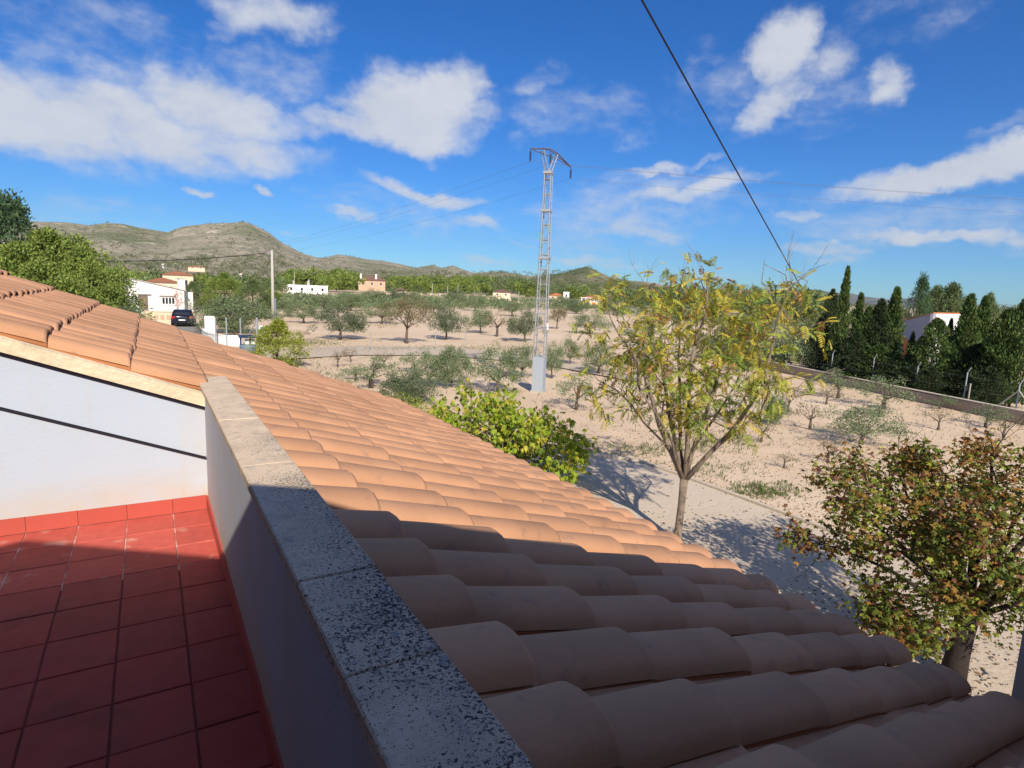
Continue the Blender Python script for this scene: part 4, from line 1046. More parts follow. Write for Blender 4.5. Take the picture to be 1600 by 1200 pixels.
# ------------------------------------------------------------------ pole with cables
g = G(427,504); pdist = math.hypot(g.x, g.y); zt = D(424,391,pdist).z
pt = thing('utility_pole', 'tall grey concrete pole at the left edge of the orchard', 'utility pole', g)
mb = MB(); mb.tube([(0,0,-.3), (0,0,zt*.5), (0,0,zt)], [.19,.16,.12], 10); mb.build('pole', Mt['concrete'], pt, True)
mb = MB(); mb.box(.10,.30,-.1,.1,.0,2.6); mb.build('cable_guard', Mt['plastic'], pt)
mb = MB(); mb.tube([(-.75, .0, zt-.35), (-.3, .1, zt+.05), (0, 0, zt-.1)], .05, 6); mb.tube([(0, 0, zt-.2), (-.25, -.1, zt-.8)], .03, 5); mb.build('bracket', Mt['darkmetal'], pt)
def cable(name, a, b, sag, r, label, n=24, mats='cable', cat='cable', group=None):
    pts = []
    for i in range(n+1):
        f = i/n; p = a.lerp(b, f); p.z -= sag*4*f*(1-f); pts.append(p)
    mb = MB(); mb.tube(pts, r, 5); return tag(mb.build(name, Mt[mats]), label, cat, group)
top = Vector((g.x-.7, g.y, zt-.35))
cable('overhead_cable', top, D(-260,385,60), .9, .035, 'black cable running left from the grey pole to behind the pines', group=None)
cable('overhead_cable', Vector((g.x-.1, g.y, zt-.7)), D(395,440,160), 1.5, .025, 'thin cable dropping away behind the grey pole')

# thick overhead cable in the upper right
ca = D(1003,0,8.2); cb = D(1240,428,20.0)
dv = (cb-ca)
cable('overhead_cable', ca-dv*.55+Vector((0,0,.0)), cb+dv*.5, 0.0, .0135, 'thick black cable slanting down across the sky to the yellow tree', n=8)
far_end = cb+dv*.5

# black cable clipped to the terrace end wall is built with the house

# ------------------------------------------------------------------ lattice pylon
g = G(841,612); pdist = math.hypot(g.x, g.y); 
def zat(px, py): return D(px, py, pdist).z
py_ = thing('power_pylon', 'slim grey lattice pylon with grey cabinet base and forked crossarm', 'pylon', g, math.radians(-34-14))
Hh = zat(853,268); s = mpp(845, 450, pdist)
w0, w1 = .26, .135
def wz(z): return w0+(w1-w0)*min(1, z/Hh)
cabh = zat(843,557)
mb = MB(); mb.box(-.25,.25,-.25,.25,-.1,cabh); cb_ = mb.build('anti_climb_cabinet', Mt['boxmetal'], py_)
mb = MB(); mb.box(-.30,.30,-.30,.30,-.12,.08); mb.build('footing', Mt['concrete'], py_)
for sx in (-1, 1):
    for sy in (-1, 1):
        mb = MB(); mb.tube([(sx*wz(cabh), sy*wz(cabh), cabh), (sx*wz(Hh), sy*wz(Hh), Hh)], .026, 4); mb.build('leg', Mt['metal'], py_)
nb = 25
for i in range(nb+1):
    z = cabh+(Hh-cabh)*i/nb; w = wz(z)
    for k in range(4):
        cs = [(-w,-w),(w,-w),(w,w),(-w,w)]; a = cs[k]; b = cs[(k+1) % 4]
        if (i+k) % 2 and i < nb: continue
        mb = MB(); mb.tube([(a[0], a[1], z), (b[0], b[1], z)], .020, 4); mb.build('batten', Mt['metal'], py_)
for k in (0, 2):                            # light diagonal lacing on two faces
    mb = MB(); cs = [(-1,-1),(1,-1),(1,1),(-1,1)]; a = cs[k]; b = cs[(k+1) % 4]; pts = []
    for i in range(nb+1):
        z = cabh+(Hh-cabh)*i/nb; w = wz(z); q = a if i % 2 else b; pts.append((q[0]*w, q[1]*w, z))
    mb.tube(pts, .011, 4); mb.build('lacing', Mt['metal'], py_)
for z in (Hh-.05, Hh*.83, Hh*.62): 
    mb = MB(); w = wz(z)+.05; mb.box(-w, w, -w, w, z-.05, z+.05); mb.build('collar', Mt['metal'], py_)
mb = MB(); mb.box(.27, .31, -.08, .08, zat(851,515), zat(851,505)); mb.build('danger_plate', Mt['whitefar'], py_)
# forked head: crossarm direction in pylon frame = local x
ht = zat(850,236); ax = math.radians(90-68)            # world azimuth of the arm
rot = ax-py_.rotation_euler.z
ux = Vector((math.cos(rot), math.sin(rot), 0)); uy = Vector((-ux.y, ux.x, 0))
fk = .55
heads = []
for sg in (-1, 1):
    mb = MB()
    for q in (-.08, .08):
        mb.tube([ux*sg*.08+uy*q+Vector((0,0,Hh-.1)), ux*sg*fk*.95+uy*q+Vector((0,0,ht-.05))], .024, 5)
    for j in range(4):
        f = .2+.22*j; c = (ux*sg*.08).lerp(ux*sg*fk*.95, f)+Vector((0,0,Hh-.1+(ht-.05-Hh+.1)*f)); mb.tube([c-uy*.08, c+uy*.08], .014, 4)
    mb.build('fork_arm', Mt['metal'], py_)
zc = ht+.02; ze = ht-.28
LE, RE = -1.35, 1.75
mb = MB()
for q in (-.07, .07):
    mb.tube([ux*LE+Vector((0,0,ze+.12)), ux*-fk+uy*q+Vector((0,0,zc-.02)), ux*.0+uy*q+Vector((0,0,zc+.06)), ux*fk+uy*q+Vector((0,0,zc-.02)), ux*RE+Vector((0,0,ze-.05))], .026, 5)
mb.tube([ux*LE+Vector((0,0,ze+.10)), ux*-fk+Vector((0,0,zc-.22)), ux*fk+Vector((0,0,zc-.22)), ux*RE+Vector((0,0,ze-.07))], .020, 5)
for f in (-1.05,-.7,-fk,0,fk,.8,1.2): mb.tube([ux*f+Vector((0,0,zc-.06-abs(f)*.08)), ux*f+Vector((0,0,zc-.20-abs(f)*.04))], .013, 4)
mb.build('crossarm', Mt['darkmetal'], py_)
ends = []
for x, z in ((LE, ze+.08), (.1, zc-.05), (RE, ze-.08)):
    c = ux*x; mb = MB(); L_ = .40
    pts = []; rs = []
    for j in range(5):
        zz_ = z-.08-j*.07; pts += [c+Vector((0,0,zz_)), c+Vector((0,0,zz_-.012)), c+Vector((0,0,zz_-.05))]; rs += [.02,.062,.02]
    mb.tube([c+Vector((0,0,z)), c+Vector((0,0,z-.08))], .012, 5); mb.tube(pts, rs, 8); mb.tube([c+Vector((0,0,z-.41)), c+Vector((0,0,z-.46))], .03, 5)
    mb.build('insulator', Mt['insul'], py_); ends.append((x, z-.46))
Mp = Matrix.Translation(g) @ Matrix.Rotation(py_.rotation_euler.z, 4, 'Z')
for i, (x, z) in enumerate(ends):
    p = Mp @ (ux*x+Vector((0,0,z)))
    da = Vector((math.sin(math.radians(121)), math.cos(math.radians(121)), 0)); dl = Vector((math.sin(math.radians(-5.5)), math.cos(math.radians(-5.5)), 0))
    nm = ['left', 'middle', 'right'][i]
    cable('power_line', p, p+da*75+Vector((0,0,.6)), 1.1, .0042, 'thin power line from the %s insulator towards the right edge' % nm, 30, 'darkmetal', 'power line', 'power lines on the pylon')
    cable('power_line', p, p+dl*90+Vector((0,0,-.8)), 1.6, .0042, 'thin power line from the %s insulator towards the far left' % nm, 30, 'darkmetal', 'power line', 'power lines on the pylon')

# far thin poles
for (px, py, top, dist, lab) in [(460,446,424,262,'thin mast behind the long white house, left one'),(675,470,443,200,'first thin wooden pole by the stone wall'),(699,474,446,185,'second thin wooden pole left of the pillared wall'),(715,472,445,195,'third thin pole at the start of the pillared wall'),(810,478,455,170,'thin pole right of the gate')]:
    p = D(px, py, dist); mb = MB(); mb.tube([(p.x, p.y, -.2), (p.x, p.y, D(px, top, dist).z)], [.13, .09], 6)
    tag(mb.build('thin_pole', Mt['concrete']), lab, 'pole', 'thin poles beyond the orchard')

# ------------------------------------------------------------------ our own house
def C3(x, y, z): return Vector((x*K, y*K, H+z*K))
SLOPE = math.tan(math.radians(20.4))
def roof_z(x): return H-.6975-SLOPE*(x-.285)            # x in metres, tile surface plane
EAVE = 4.50*K; YW = 5.88*K; YF = 9.45; XR = -2.75
house = thing('house', 'house wing under an orange tiled roof, with a red-floored terrace and white parapet', 'house', (0, 0, 0))

# ---- terrace floor
FZ = H-2.05*K
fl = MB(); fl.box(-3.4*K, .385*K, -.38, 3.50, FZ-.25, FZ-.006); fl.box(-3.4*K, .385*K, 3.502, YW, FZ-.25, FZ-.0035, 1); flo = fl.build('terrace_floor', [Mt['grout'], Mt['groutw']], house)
pxs = [.385-.006, .105, -.235, -.575, -.915, -1.255, -1.595, -1.935, -2.275, -2.615, -2.955, -3.295]
ys_ = [5.865]+[5.865-.375*i for i in range(1, 17)]
fmeshes = {}
def ftile(wx, wy, far=False):
    k = (round(wx, 3), round(wy, 3), far)
    if k not in fmeshes:
        mb = MB(); g_ = .0032; b = .003
        x0, x1, y0, y1 = -wx/2+g_, wx/2-g_, -wy/2+g_, wy/2-g_
        vs = [(x0,y0,-.012),(x1,y0,-.012),(x1,y1,-.012),(x0,y1,-.012),(x0,y0,-.003),(x1,y0,-.003),(x1,y1,-.003),(x0,y1,-.003),(x0+b,y0+b,0),(x1-b,y0+b,0),(x1-b,y1-b,0),(x0+b,y1-b,0)]
        fs = [(i, (i+1) % 4, 4+(i+1) % 4, 4+i) for i in range(4)]+[(4+i, 4+(i+1) % 4, 8+(i+1) % 4, 8+i) for i in range(4)]+[(8,9,10,11)]
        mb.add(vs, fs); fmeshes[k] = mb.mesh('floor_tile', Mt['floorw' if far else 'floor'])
    return fmeshes[k]
for i in range(len(pxs)-1):
    for j in range(len(ys_)-1):
        x1, x0 = pxs[i]*K, pxs[i+1]*K; y1, y0 = ys_[j]*K, ys_[j+1]*K
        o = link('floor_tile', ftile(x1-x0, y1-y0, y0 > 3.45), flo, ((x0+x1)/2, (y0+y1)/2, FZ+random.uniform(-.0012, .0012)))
        o.rotation_euler = (random.uniform(-.003, .003), random.uniform(-.003, .003), random.uniform(-.004, .004))

# ---- end wall (gable of the far part) and back wall behind the camera
def rake(x): return roof_z(x)-.10
mb = MB(); mb.prism([(-3.4, -.0), (.33, -.0), (.33, rake(.33)), (-2.7, rake(-2.7)), (-3.4, rake(-2.7)-.2)], YW, YW+.22)
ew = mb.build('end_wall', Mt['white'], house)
# skirting tiles
skm = {}
def skirt(w, horizontal=True):
    k = round(w, 3)
    if k not in skm:
        mb = MB(); mb.box(-w/2+.0012, w/2-.0012, -.005, .005, 0, .097); skm[k] = mb.mesh('skirting_tile', Mt['skirt'])
    return skm[k]
sx_ = [.385-.012, .105-.0, -.235, -.575, -.915, -1.255, -1.595, -1.935, -2.275, -2.615, -2.955, -3.295]
for i in range(len(sx_)-1):
    x1, x0 = sx_[i]*K, sx_[i+1]*K; link('skirting_tile', skirt(x1-x0), flo, ((x0+x1)/2, YW-.0055, FZ+.0005+random.uniform(0, .002)))
for j in range(len(ys_)-1):
    y1, y0 = ys_[j]*K-.012, ys_[j+1]*K-.012; link('skirting_tile', skirt(y1-y0), flo, (.385*K-.0055, (y0+y1)/2, FZ+.0005+random.uniform(0, .003)), rz=math.pi/2)

# ---- parapet
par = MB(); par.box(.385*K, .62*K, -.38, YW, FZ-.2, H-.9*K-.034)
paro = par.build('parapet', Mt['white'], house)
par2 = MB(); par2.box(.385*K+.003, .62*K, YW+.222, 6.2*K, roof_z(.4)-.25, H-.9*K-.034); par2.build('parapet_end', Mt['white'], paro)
js = [-.52, .20, 1.29, 1.81, 3.13, 4.25, 5.38, 6.26]
for a, b in zip(js[:-1], js[1:]):
    mb = MB(); y0, y1 = a*K+.003, b*K-.003; x0, x1 = .3915*.9*K, .669*.9*K
    z1 = H-.9*K; z0 = z1-.032; q = .004
    vs = [(x0,y0,z0),(x1,y0,z0),(x1,y1,z0),(x0,y1,z0),(x0,y0,z1-q),(x1,y0,z1-q),(x1,y1,z1-q),(x0,y1,z1-q),(x0+q,y0+q*.5,z1),(x1-q,y0+q*.5,z1),(x1-q,y1-q*.5,z1),(x0+q,y1-q*.5,z1)]
    fs = [(3,2,1,0)]+[(i, (i+1) % 4, 4+(i+1) % 4, 4+i) for i in range(4)]+[(4+i, 4+(i+1) % 4, 8+(i+1) % 4, 8+i) for i in range(4)]+[(8,9,10,11)]
    mb.add(vs, fs); o = mb.build('coping_slab', Mt['cap'], paro); o.location.z = random.uniform(-.0015, .0015)
mb = MB(); mb.box(.40*K, .60*K, -.50*K, 6.24*K, H-.9*K-.036, H-.9*K-.026); mb.build('mortar_bed', Mt['mortar'], paro)

# ---- roof deck under the tiles and outer walls
mb = MB()
dz = .075
mb.prism([(XR, roof_z(XR)-dz), (EAVE-.10, roof_z(EAVE-.10)-dz), (EAVE-.10, roof_z(EAVE-.10)-dz-.10), (XR, roof_z(XR)-dz-.10)], YW+.225, YF-.03)
mb.prism([(.62*K+.003, roof_z(.62*K)-dz), (EAVE-.10, roof_z(EAVE-.10)-dz), (EAVE-.10, roof_z(EAVE-.10)-dz-.10), (.62*K+.003, roof_z(.62*K)-dz-.10)], -.40, YW+.222)
deck_o = mb.build('roof', Mt['tileu'], house)
mb = MB(); mb.prism([(XR-3, roof_z(XR)-dz-3*SLOPE), (XR-3, roof_z(XR)-dz-.1-3*SLOPE), (XR-.003, roof_z(XR)-dz-.1), (XR-.003, roof_z(XR)-dz+.04)], YW, YF); mb.build('rear_roof_slope', Mt['tile'], deck_o)
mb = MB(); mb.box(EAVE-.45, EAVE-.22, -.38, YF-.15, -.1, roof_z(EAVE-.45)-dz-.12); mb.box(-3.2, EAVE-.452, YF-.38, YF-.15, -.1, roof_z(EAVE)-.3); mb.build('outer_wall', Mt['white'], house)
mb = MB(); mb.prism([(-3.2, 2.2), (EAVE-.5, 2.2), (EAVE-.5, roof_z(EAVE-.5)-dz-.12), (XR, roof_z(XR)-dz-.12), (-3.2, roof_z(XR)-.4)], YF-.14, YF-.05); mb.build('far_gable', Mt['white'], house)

# ---- roof tiles
PITCH = .362*K; SH = .155
cR = [.42, .95, 1.54, 2.22, 2.88, 3.55, 4.10, 4.56]
cL = [-3.62, -3.02, -2.43, -1.85, -1.28, -.70, -.14, .42]
def tile_verts(Lx, shear, seed):
    """S-profile roof tile; origin at lower end, on the near lip; x runs down the slope"""
    rng = np.random.default_rng(seed); n = 10; prof = []
    hw = .74; hh = .275+rng.normal()*.012
    for i in range(n+1):
        t = math.pi*i/n
        prof.append((hw/2-hw/2*math.cos(t), .02+hh*math.sin(t)**.72))
    prof += [(.80, -.035), (.93, -.05), (1.06, -.02)]
    ov = .055                                 # overlap hidden under the tile above
    rows = []
    for (x, lift, sc) in ((0.0, .030, 1.045), (-.016, .0345, 1.05), (-Lx-ov, .004, .93)):
        rows.append([(x, shear*x+PITCH*((v-.35)*sc+.35), -SLOPE*x+lift+PITCH*z*(sc if x < -.1 else (1.0 if x < -.01 else .965))) for v, z in prof])
    th = .013
    low = [(x+.0, y, z-th) for (x, y, z) in rows[0]]
    V = rows[0]+rows[1]+rows[2]+low; m = len(prof); F = []; mi = []
    for a, b in ((0, 1), (1, 2)):
        for i in range(m-1): F.append((a*m+i, a*m+i+1, b*m+i+1, b*m+i)); mi.append(0)
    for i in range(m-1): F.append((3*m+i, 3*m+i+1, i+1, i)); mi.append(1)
    # near lip
    V2 = [(rows[2][0][0], rows[2][0][1]+.004, rows[2][0][2]-.016), (rows[0][0][0], rows[0][0][1]+.004, rows[0][0][2]-.020)]
    o = len(V); V += V2; F.append((o, o+1, 0, 2*m)); mi.append(1)
    return V, F, mi
vars_ = {}
def tmesh(course, shear, Lx, v):
    k = (course, shear, v)
    if k not in vars_:
        V, F, mi = tile_verts(Lx, shear, hash(k[2])+course*3)
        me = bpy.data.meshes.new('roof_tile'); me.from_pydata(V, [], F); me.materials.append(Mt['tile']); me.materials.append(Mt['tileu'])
        me.polygons.foreach_set('material_index', mi); me.polygons.foreach_set('use_smooth', [i < 26 for i in range(len(F))]); me.update()
        vars_[k] = (me, V, F, mi)
    return vars_[k]
tiles = []
row_y0 = (2.06-.36*5)*K                        # lip of a row at x=.9 raw
for k in range(-2, 60):
    for ci in range(1, len(cR)):
        x = cR[ci]*K; y = row_y0+PITCH*k+SH*(x-.9*K)
        if y < -.45 or y > YF-PITCH*.9: continue
        Lx = (cR[ci]-cR[ci-1])*K
        if ci == 1 and y+PITCH < 6.1*K: Lx = min(Lx, x-.60*K)
        tiles.append((100+ci+(50 if (ci == 1 and y+PITCH < 6.1*K) else 0), SH, Lx, x, y))
k = 0; y = YW+.012
while y < YF-PITCH*.9:
    for ci in range(1, len(cL)):
        if ci == len(cL)-1 and False: continue
        tiles.append((200+ci, 0.0, (cL[ci]-cL[ci-1])*K, cL[ci]*K, y))
    y += PITCH
def vis(t):
    x, y = t[3], t[4]; z = roof_z(x)-H; d = Vector((x, y, z)).length
    return d
tiles.sort(key=vis)
base_z = -.046
extraV = []; extraF = []; extraM = []
for i, (c, sh, Lx, x, y) in enumerate(tiles):
    me, V, F, mi = tmesh(c, sh, Lx, random.choice((1, 2, 3)))
    p = (x+random.uniform(-.009, .009), y+random.uniform(-.005, .005), roof_z(x)+base_z+random.uniform(-.004, .005))
    if i < 300:
        o = link('roof_tile', me, deck_o, p); o.rotation_euler = (random.uniform(-.008, .008), random.uniform(-.008, .008), random.uniform(-.017, .017))
    else:
        o_ = len(extraV); extraV += [(a+p[0], b+p[1], cc+p[2]) for a, b, cc in V]; extraF += [tuple(q+o_ for q in f) for f in F]; extraM += mi
if extraV:
    me = bpy.data.meshes.new('far_roof_tiles'); me.from_pydata(extraV, [], extraF); me.materials.append(Mt['tile']); me.materials.append(Mt['tileu']); me.polygons.foreach_set('material_index', extraM)
    me.polygons.foreach_set('use_smooth', [True]*len(extraF)); me.update(); link('far_roof_tiles', me, deck_o, kind='stuff')

# verge of the near gable: cream mortar band along the end wall, cover tiles rolling over it
mb = MB(); 
x0, x1 = -2.7, .318
mb.add([(x0, YW-.035, rake(x0)-.03), (x1, YW-.035, rake(x1)-.03), (x1, YW-.035, rake(x1)+.05), (x0, YW-.035, rake(x0)+.05), (x0, YW+.2, rake(x0)-.03), (x1, YW+.2, rake(x1)-.03), (x1, YW+.2, rake(x1)+.095), (x0, YW+.2, rake(x0)+.095)],
       [(0,1,2,3), (7,6,5,4), (3,2,6,7), (0,4,5,1), (1,5,6,2), (0,3,7,4)])
mb.build('verge_mortar', Mt['mortar'], deck_o)
# dark tube standing in for the shadow under the verge, and the black cable clipped across the end wall
mb = MB(); mb.tube([(x0, YW-.018, rake(x0)-.042), (x1, YW-.018, rake(x1)-.042)], .007, 5); mb.build('verge_shadow_line', Mt['cable'], ew)
ca_ = C3(-1.01*5.86/5.9-1.6, 5.86, -1.03+.50); cb_2 = C3(.378, 5.86, -1.57)
pts = [C3(-2.6, 5.86, -.52), C3(-1.006, 5.86, -1.032), C3(-.3, 5.86, -1.306), C3(.10, 5.86, -1.463), C3(.378, 5.86, -1.572)]
mb = MB(); mb.tube(pts, .0085, 6); mb.build('wall_cable', Mt['cable'], ew)

# ---- the rest of the house behind the camera: its gable throws the shadow over the terrace
YB = -.30
prof = [(-3.4, 1.13*K-(-3.4-.5*K)*.42+.0), (.5*K, 1.13*K), (4.7*K, .00*K)]
mb = MB()
poly_ = [(-3.4, -H), (4.55*K, -H), (4.55*K, H+0.0-H-.06)]
P = [(-3.4, 0), (4.55*K, 0), (4.55*K, H+.02*K-.1), (.5*K, H+.90*K-.1), (-1.8, H+2.05*K-.1), (-3.4, H+1.85*K-.1)]
mb.prism(P, YB-4.5, YB-.08); mb.build('rear_part_wall', Mt['ochre'], house)
mb = MB(); mb.box(-3.4*K-.25, -3.4*K, YB-.078, YW-.003, 0, H+2.7); mb.build('added_sky_block_wall', Mt['ochre'], house)  # unseen wall added to keep sky light off the terrace
mb = MB(); a = .10
mb.prism([(4.75*K, H-.13*K-.05), (4.75*K, H-.13*K+.03), (.5*K, H+.96*K), (.5*K, H+.96*K-.08)], YB-4.6, YB)
mb.prism([(.5*K-.001, H+.96*K-.08), (.5*K-.001, H+.96*K), (-1.9, H+.96*K+(1.9+.5*K)*.446), (-1.9, H+.96*K+(1.9+.5*K)*.446-.08)], YB-4.6, YB)
mb.prism([(-1.901, H+.96*K+(1.9+.5*K)*.446-.08), (-1.901, H+.96*K+(1.9+.5*K)*.446), (-3.6, H+.96*K+(1.9+.5*K)*.446-.6), (-3.6, H+.96*K+(1.9+.5*K)*.446-.68)], YB-4.6, YB)
mb.build('rear_roof', Mt['tile'], house)
WX0, WY1 = 3.60, 1.058
# white corner wall beyond the eave at the right edge of the view
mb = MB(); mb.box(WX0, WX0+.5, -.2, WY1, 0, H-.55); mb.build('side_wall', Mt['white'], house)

# ------------------------------------------------------------------ trees in front: growing tools
def grow(rng, start, dirv, length, rad, depth, tips, mb, spread=.55, up=.25, segs=4, wig=.10, kids=(2, 3), minr=.004):
    pts = [Vector(start)]; d = Vector(dirv).normalized(); rs = [rad]
    for i in range(segs):
        d = (d+Vector(rng.normal(size=3))*wig+Vector((0, 0, up*.12))).normalized()
        pts.append(pts[-1]+d*length/segs); rs.append(rad*(1-.42*(i+1)/segs))
    mb.tube(pts, rs, 7 if rad > .03 else 5 if rad > .012 else 4)
    if depth == 0: tips.append((pts[-1], d)); tips.append((pts[-2], d)); return
    n = rng.integers(kids[0], kids[1]+1)
    for k in range(n):
        f = 1.0 if k == 0 else rng.uniform(.45, .95); i = min(segs-1, int(f*segs)); p = pts[i].lerp(pts[i+1], f*segs-i) if f < 1 else pts[-1]
        r = Vector(rng.normal(size=3)); side = (r-d*r.dot(d)).normalized()
        nd = (d*(1-spread*.3)+side*spread*(.6 if k == 0 else 1)+Vector((0, 0, up*.5))).normalized()
        grow(rng, p, nd, length*rng.uniform(.62, .82), max(minr, rs[-1]*(.9 if k == 0 else .7)), depth-1, tips, mb, spread, up, segs, wig, kids, minr)
    if depth <= 2: tips.append((pts[segs//2], d))

def pinnate_mesh(seed, m, n=6, L_=.36, lw=.042, ll=.130):
    rng = np.random.default_rng(seed); V = []; F = []
    prev = None
    def P(f): return Vector((L_*f, 0, -.22*L_*f*f*2))
    for i in range(n):
        f0 = .12+.86*i/n; p = P(f0); tn = (P(f0+.05)-P(f0-.05)).normalized()
        for s in (-1, 1):
            d = (Vector((0, s, -.35+rng.normal()*.12))+tn*.55).normalized(); l = ll*rng.uniform(.8, 1.15)*(1-.25*abs(f0-.5)); w = lw*rng.uniform(.85, 1.15); sd_ = d.cross(Vector((0, 0, 1))).normalized()
            o = len(V); V += [p, p+d*l*.4+sd_*w*.5, p+d*l+Vector((0, 0, -.01)), p+d*l*.4-sd_*w*.5]; F.append((o, o+1, o+2, o+3))
    o = len(V); p = P(.98); V += [p, p+Vector((.04, .014, -.02)), p+Vector((.10, 0, -.06)), p+Vector((.04, -.014, -.02))]; F.append((o, o+1, o+2, o+3))
    o = len(V); V += [P(0)+Vector((0, .003, 0)), P(.5)+Vector((0, .003, 0)), P(1), P(.5)-Vector((0, .003, 0)), P(0)-Vector((0, .003, 0))]; F += [(o, o+1, o+3, o+4), (o+1, o+2, o+3)]
    me = bpy.data.meshes.new('leaf'); me.from_pydata([tuple(v) for v in V], [], F); me.materials.append(m); me.update(); return me, V, F
def palmate_mesh(seed, m, L_=.13, n=5):
    rng = np.random.default_rng(seed); V = []; F = []
    for i in range(n):
        a = (i-(n-1)/2)*.62; l = L_*(1-.12*abs(i-(n-1)/2)); d = Vector((math.cos(a), math.sin(a)*.8, -.75)).normalized(); s_ = Vector((-math.sin(a), math.cos(a), 0)); w = l*.30
        o = len(V); V += [Vector((0, 0, 0)), d*l*.55+s_*w*.5, d*l, d*l*.55-s_*w*.5, d*l*.6+Vector((0, 0, -.006))]; F += [(o, o+1, o+4), (o+1, o+2, o+4), (o+2, o+3, o+4), (o+3, o, o+4)]
    o = len(V); V += [Vector((-.09, .002, .02)), Vector((0, 0, 0)), Vector((-.09, -.002, .02))]; F.append((o, o+1, o+2))
    me = bpy.data.meshes.new('leaf'); me.from_pydata([tuple(v) for v in V], [], F); me.materials.append(m); me.update(); return me, V, F
def orient(p, d, rng, droop=.3, sc=1.0):
    d = Vector(d); d.z -= droop; d.normalize(); a = math.atan2(d.y, d.x); b = -math.asin(max(-1, min(1, d.z)))
    return Matrix.Translation(p) @ Matrix.Rotation(a, 4, 'Z') @ Matrix.Rotation(b, 4, 'Y') @ Matrix.Rotation(rng.normal()*.5, 4, 'X') @ Matrix.Scale(sc, 4)
def dress(root, leaves, variants, camloc, max_parts=300, name='leaf', stuffname='leaves'):
    """leaves: list of (matrix, variant); nearest become parts, the rest one part each colour"""
    leaves = sorted(leaves, key=lambda q: (q[0].translation-camloc).length)
    for M, v in leaves[:max_parts]:
        o = bpy.data.objects.new(name, variants[v][0]); COL.objects.link(o); o.parent = root; o.matrix_basis = M
    by = {}
    V = []; F = []; mi = []
    mats = []
    for vv in variants:
        mt_ = vv[0].materials[0]
        if mt_ not in mats: mats.append(mt_)
    for M, v in leaves[max_parts:]:
        o_ = len(V); V += [tuple(M @ q) for q in variants[v][1]]; F += [tuple(q+o_ for q in f) for f in variants[v][2]]; mi += [mats.index(variants[v][0].materials[0])]*len(variants[v][2])
    if V:
        me = bpy.data.meshes.new(stuffname); me.from_pydata(V, [], F)
        for m in mats: me.materials.append(m)
        me.polygons.foreach_set('material_index', mi); me.update(); link(stuffname, me, root, kind='stuff')

# ---- the yellow-green tree with compound leaves
g = G(1057,848); 
yt = thing('yellow_leaf_tree', 'young tree with yellow-green compound leaves and forked pale trunk on the driveway', 'tree', g)
rng = np.random.default_rng(12); tdist = math.hypot(g.x, g.y)
fork = D(1069,748,tdist)-g
mb = MB(); mb.tube([(0,0,-.05), (fork.x*.2, fork.y*.2, .10), (fork.x*.6+.01, fork.y*.6, fork.z*.6), fork], [.098,.072,.064,.075], 12)
tips = []
stems = [((1030,665),(1005,580),(960,500),.055,-.5), ((1046,650),(1032,560),(1040,460),.05,.3), ((1075,640),(1085,540),(1110,450),.05,-.2), ((1100,655),(1130,560),(1150,480),.045,.5), ((1145,672),(1195,600),(1236,480),.055,-.3), ((1130,690),(1190,640),(1262,560),.035,.6), ((1035,690),(985,630),(930,570),.030,.5), ((1062,660),(1060,560),(1075,480),.045,.9), ((1090,690),(1150,600),(1180,520),.035,1.0), ((1050,690),(1000,610),(985,540),.035,-1.0)]
for (p1, p2, p3, r, dd) in stems:
    r *= .80
    a_ = D(*p1, tdist+dd*.3)-g; b_ = D(*p2, tdist+dd*.9)-g; c_ = D(*p3, tdist+dd*1.4)-g
    j = Vector(rng.normal(size=3))*.03
    mb.tube([fork-Vector((0,0,.05)), fork.lerp(a_, .5)+j, a_, a_.lerp(b_, .5)-j, b_], [r*1.15, r, r*.85, r*.72, r*.6], 8)
    grow(rng, b_, c_-b_, (c_-b_).length*.75, r*.6, 3, tips, mb, .62, .30, 4, .13, (2, 3))
    for q, f in ((a_, .5), (b_, .45), (a_.lerp(b_, .5), .45), (a_.lerp(b_, .75), .45)):
        dr_ = Vector(rng.normal(size=3)); dr_.z = abs(dr_.z)*.5+.15; grow(rng, q, dr_, .55, r*.38, 2, tips, mb, .6, .2, 4, .12, (2, 3))
mb.build('trunk', Mt['bark'], yt, True)
# a few bare twigs reaching above the crown
mb = MB()
for (p1, p2, p3) in [((1236,500),(1190,440),(1195,405)),((1236,480),(1228,430),(1192,412)),((1060,470),(1065,440),(1072,415)),((1110,470),(1095,440),(1105,425)),((1240,470),(1262,440),(1235,425))]:
    mb.tube([D(*p1, tdist)-g, D(*p2, tdist)-g, D(*p3, tdist)-g], [.012,.008,.004], 5)
mb.build('bare_twigs', Mt['bark'], yt)
variants = [pinnate_mesh(1, Mt['lf_y']), pinnate_mesh(2, Mt['lf_yg']), pinnate_mesh(3, Mt['lf_g']), pinnate_mesh(4, Mt['lf_yg'], 6, .30), pinnate_mesh(5, Mt['lf_o'], 6, .28), pinnate_mesh(6, Mt['lf_y'], 6, .30)]
def place_leaves(tips, rng, per, probs, sc, droop, jit=.12, own_p=0.0):
    out_ = []
    for (p, d) in tips:
        own = None
        for q in range(rng.poisson(per)):
            pp = p+Vector(rng.normal(size=3))*jit; dv_ = Vector(d)*.5+Vector(rng.normal(size=3))*.8
            pr = np.array(probs(pp)); pr = pr/pr.sum(); c_ = int(rng.choice(len(pr), p=pr))
            if own is None: own = c_
            if rng.uniform() < own_p: c_ = own
            out_.append((orient(pp, dv_, rng, droop, sc*rng.uniform(.75, 1.2)), c_))
    return out_
def pr_y(p):
    z = (p.z-1.5)/3.0; gfac = max(.15, .9-z*.9); return (.30+.2*z, .55, .55*gfac, .4, .07+.10*max(0, z), .25)
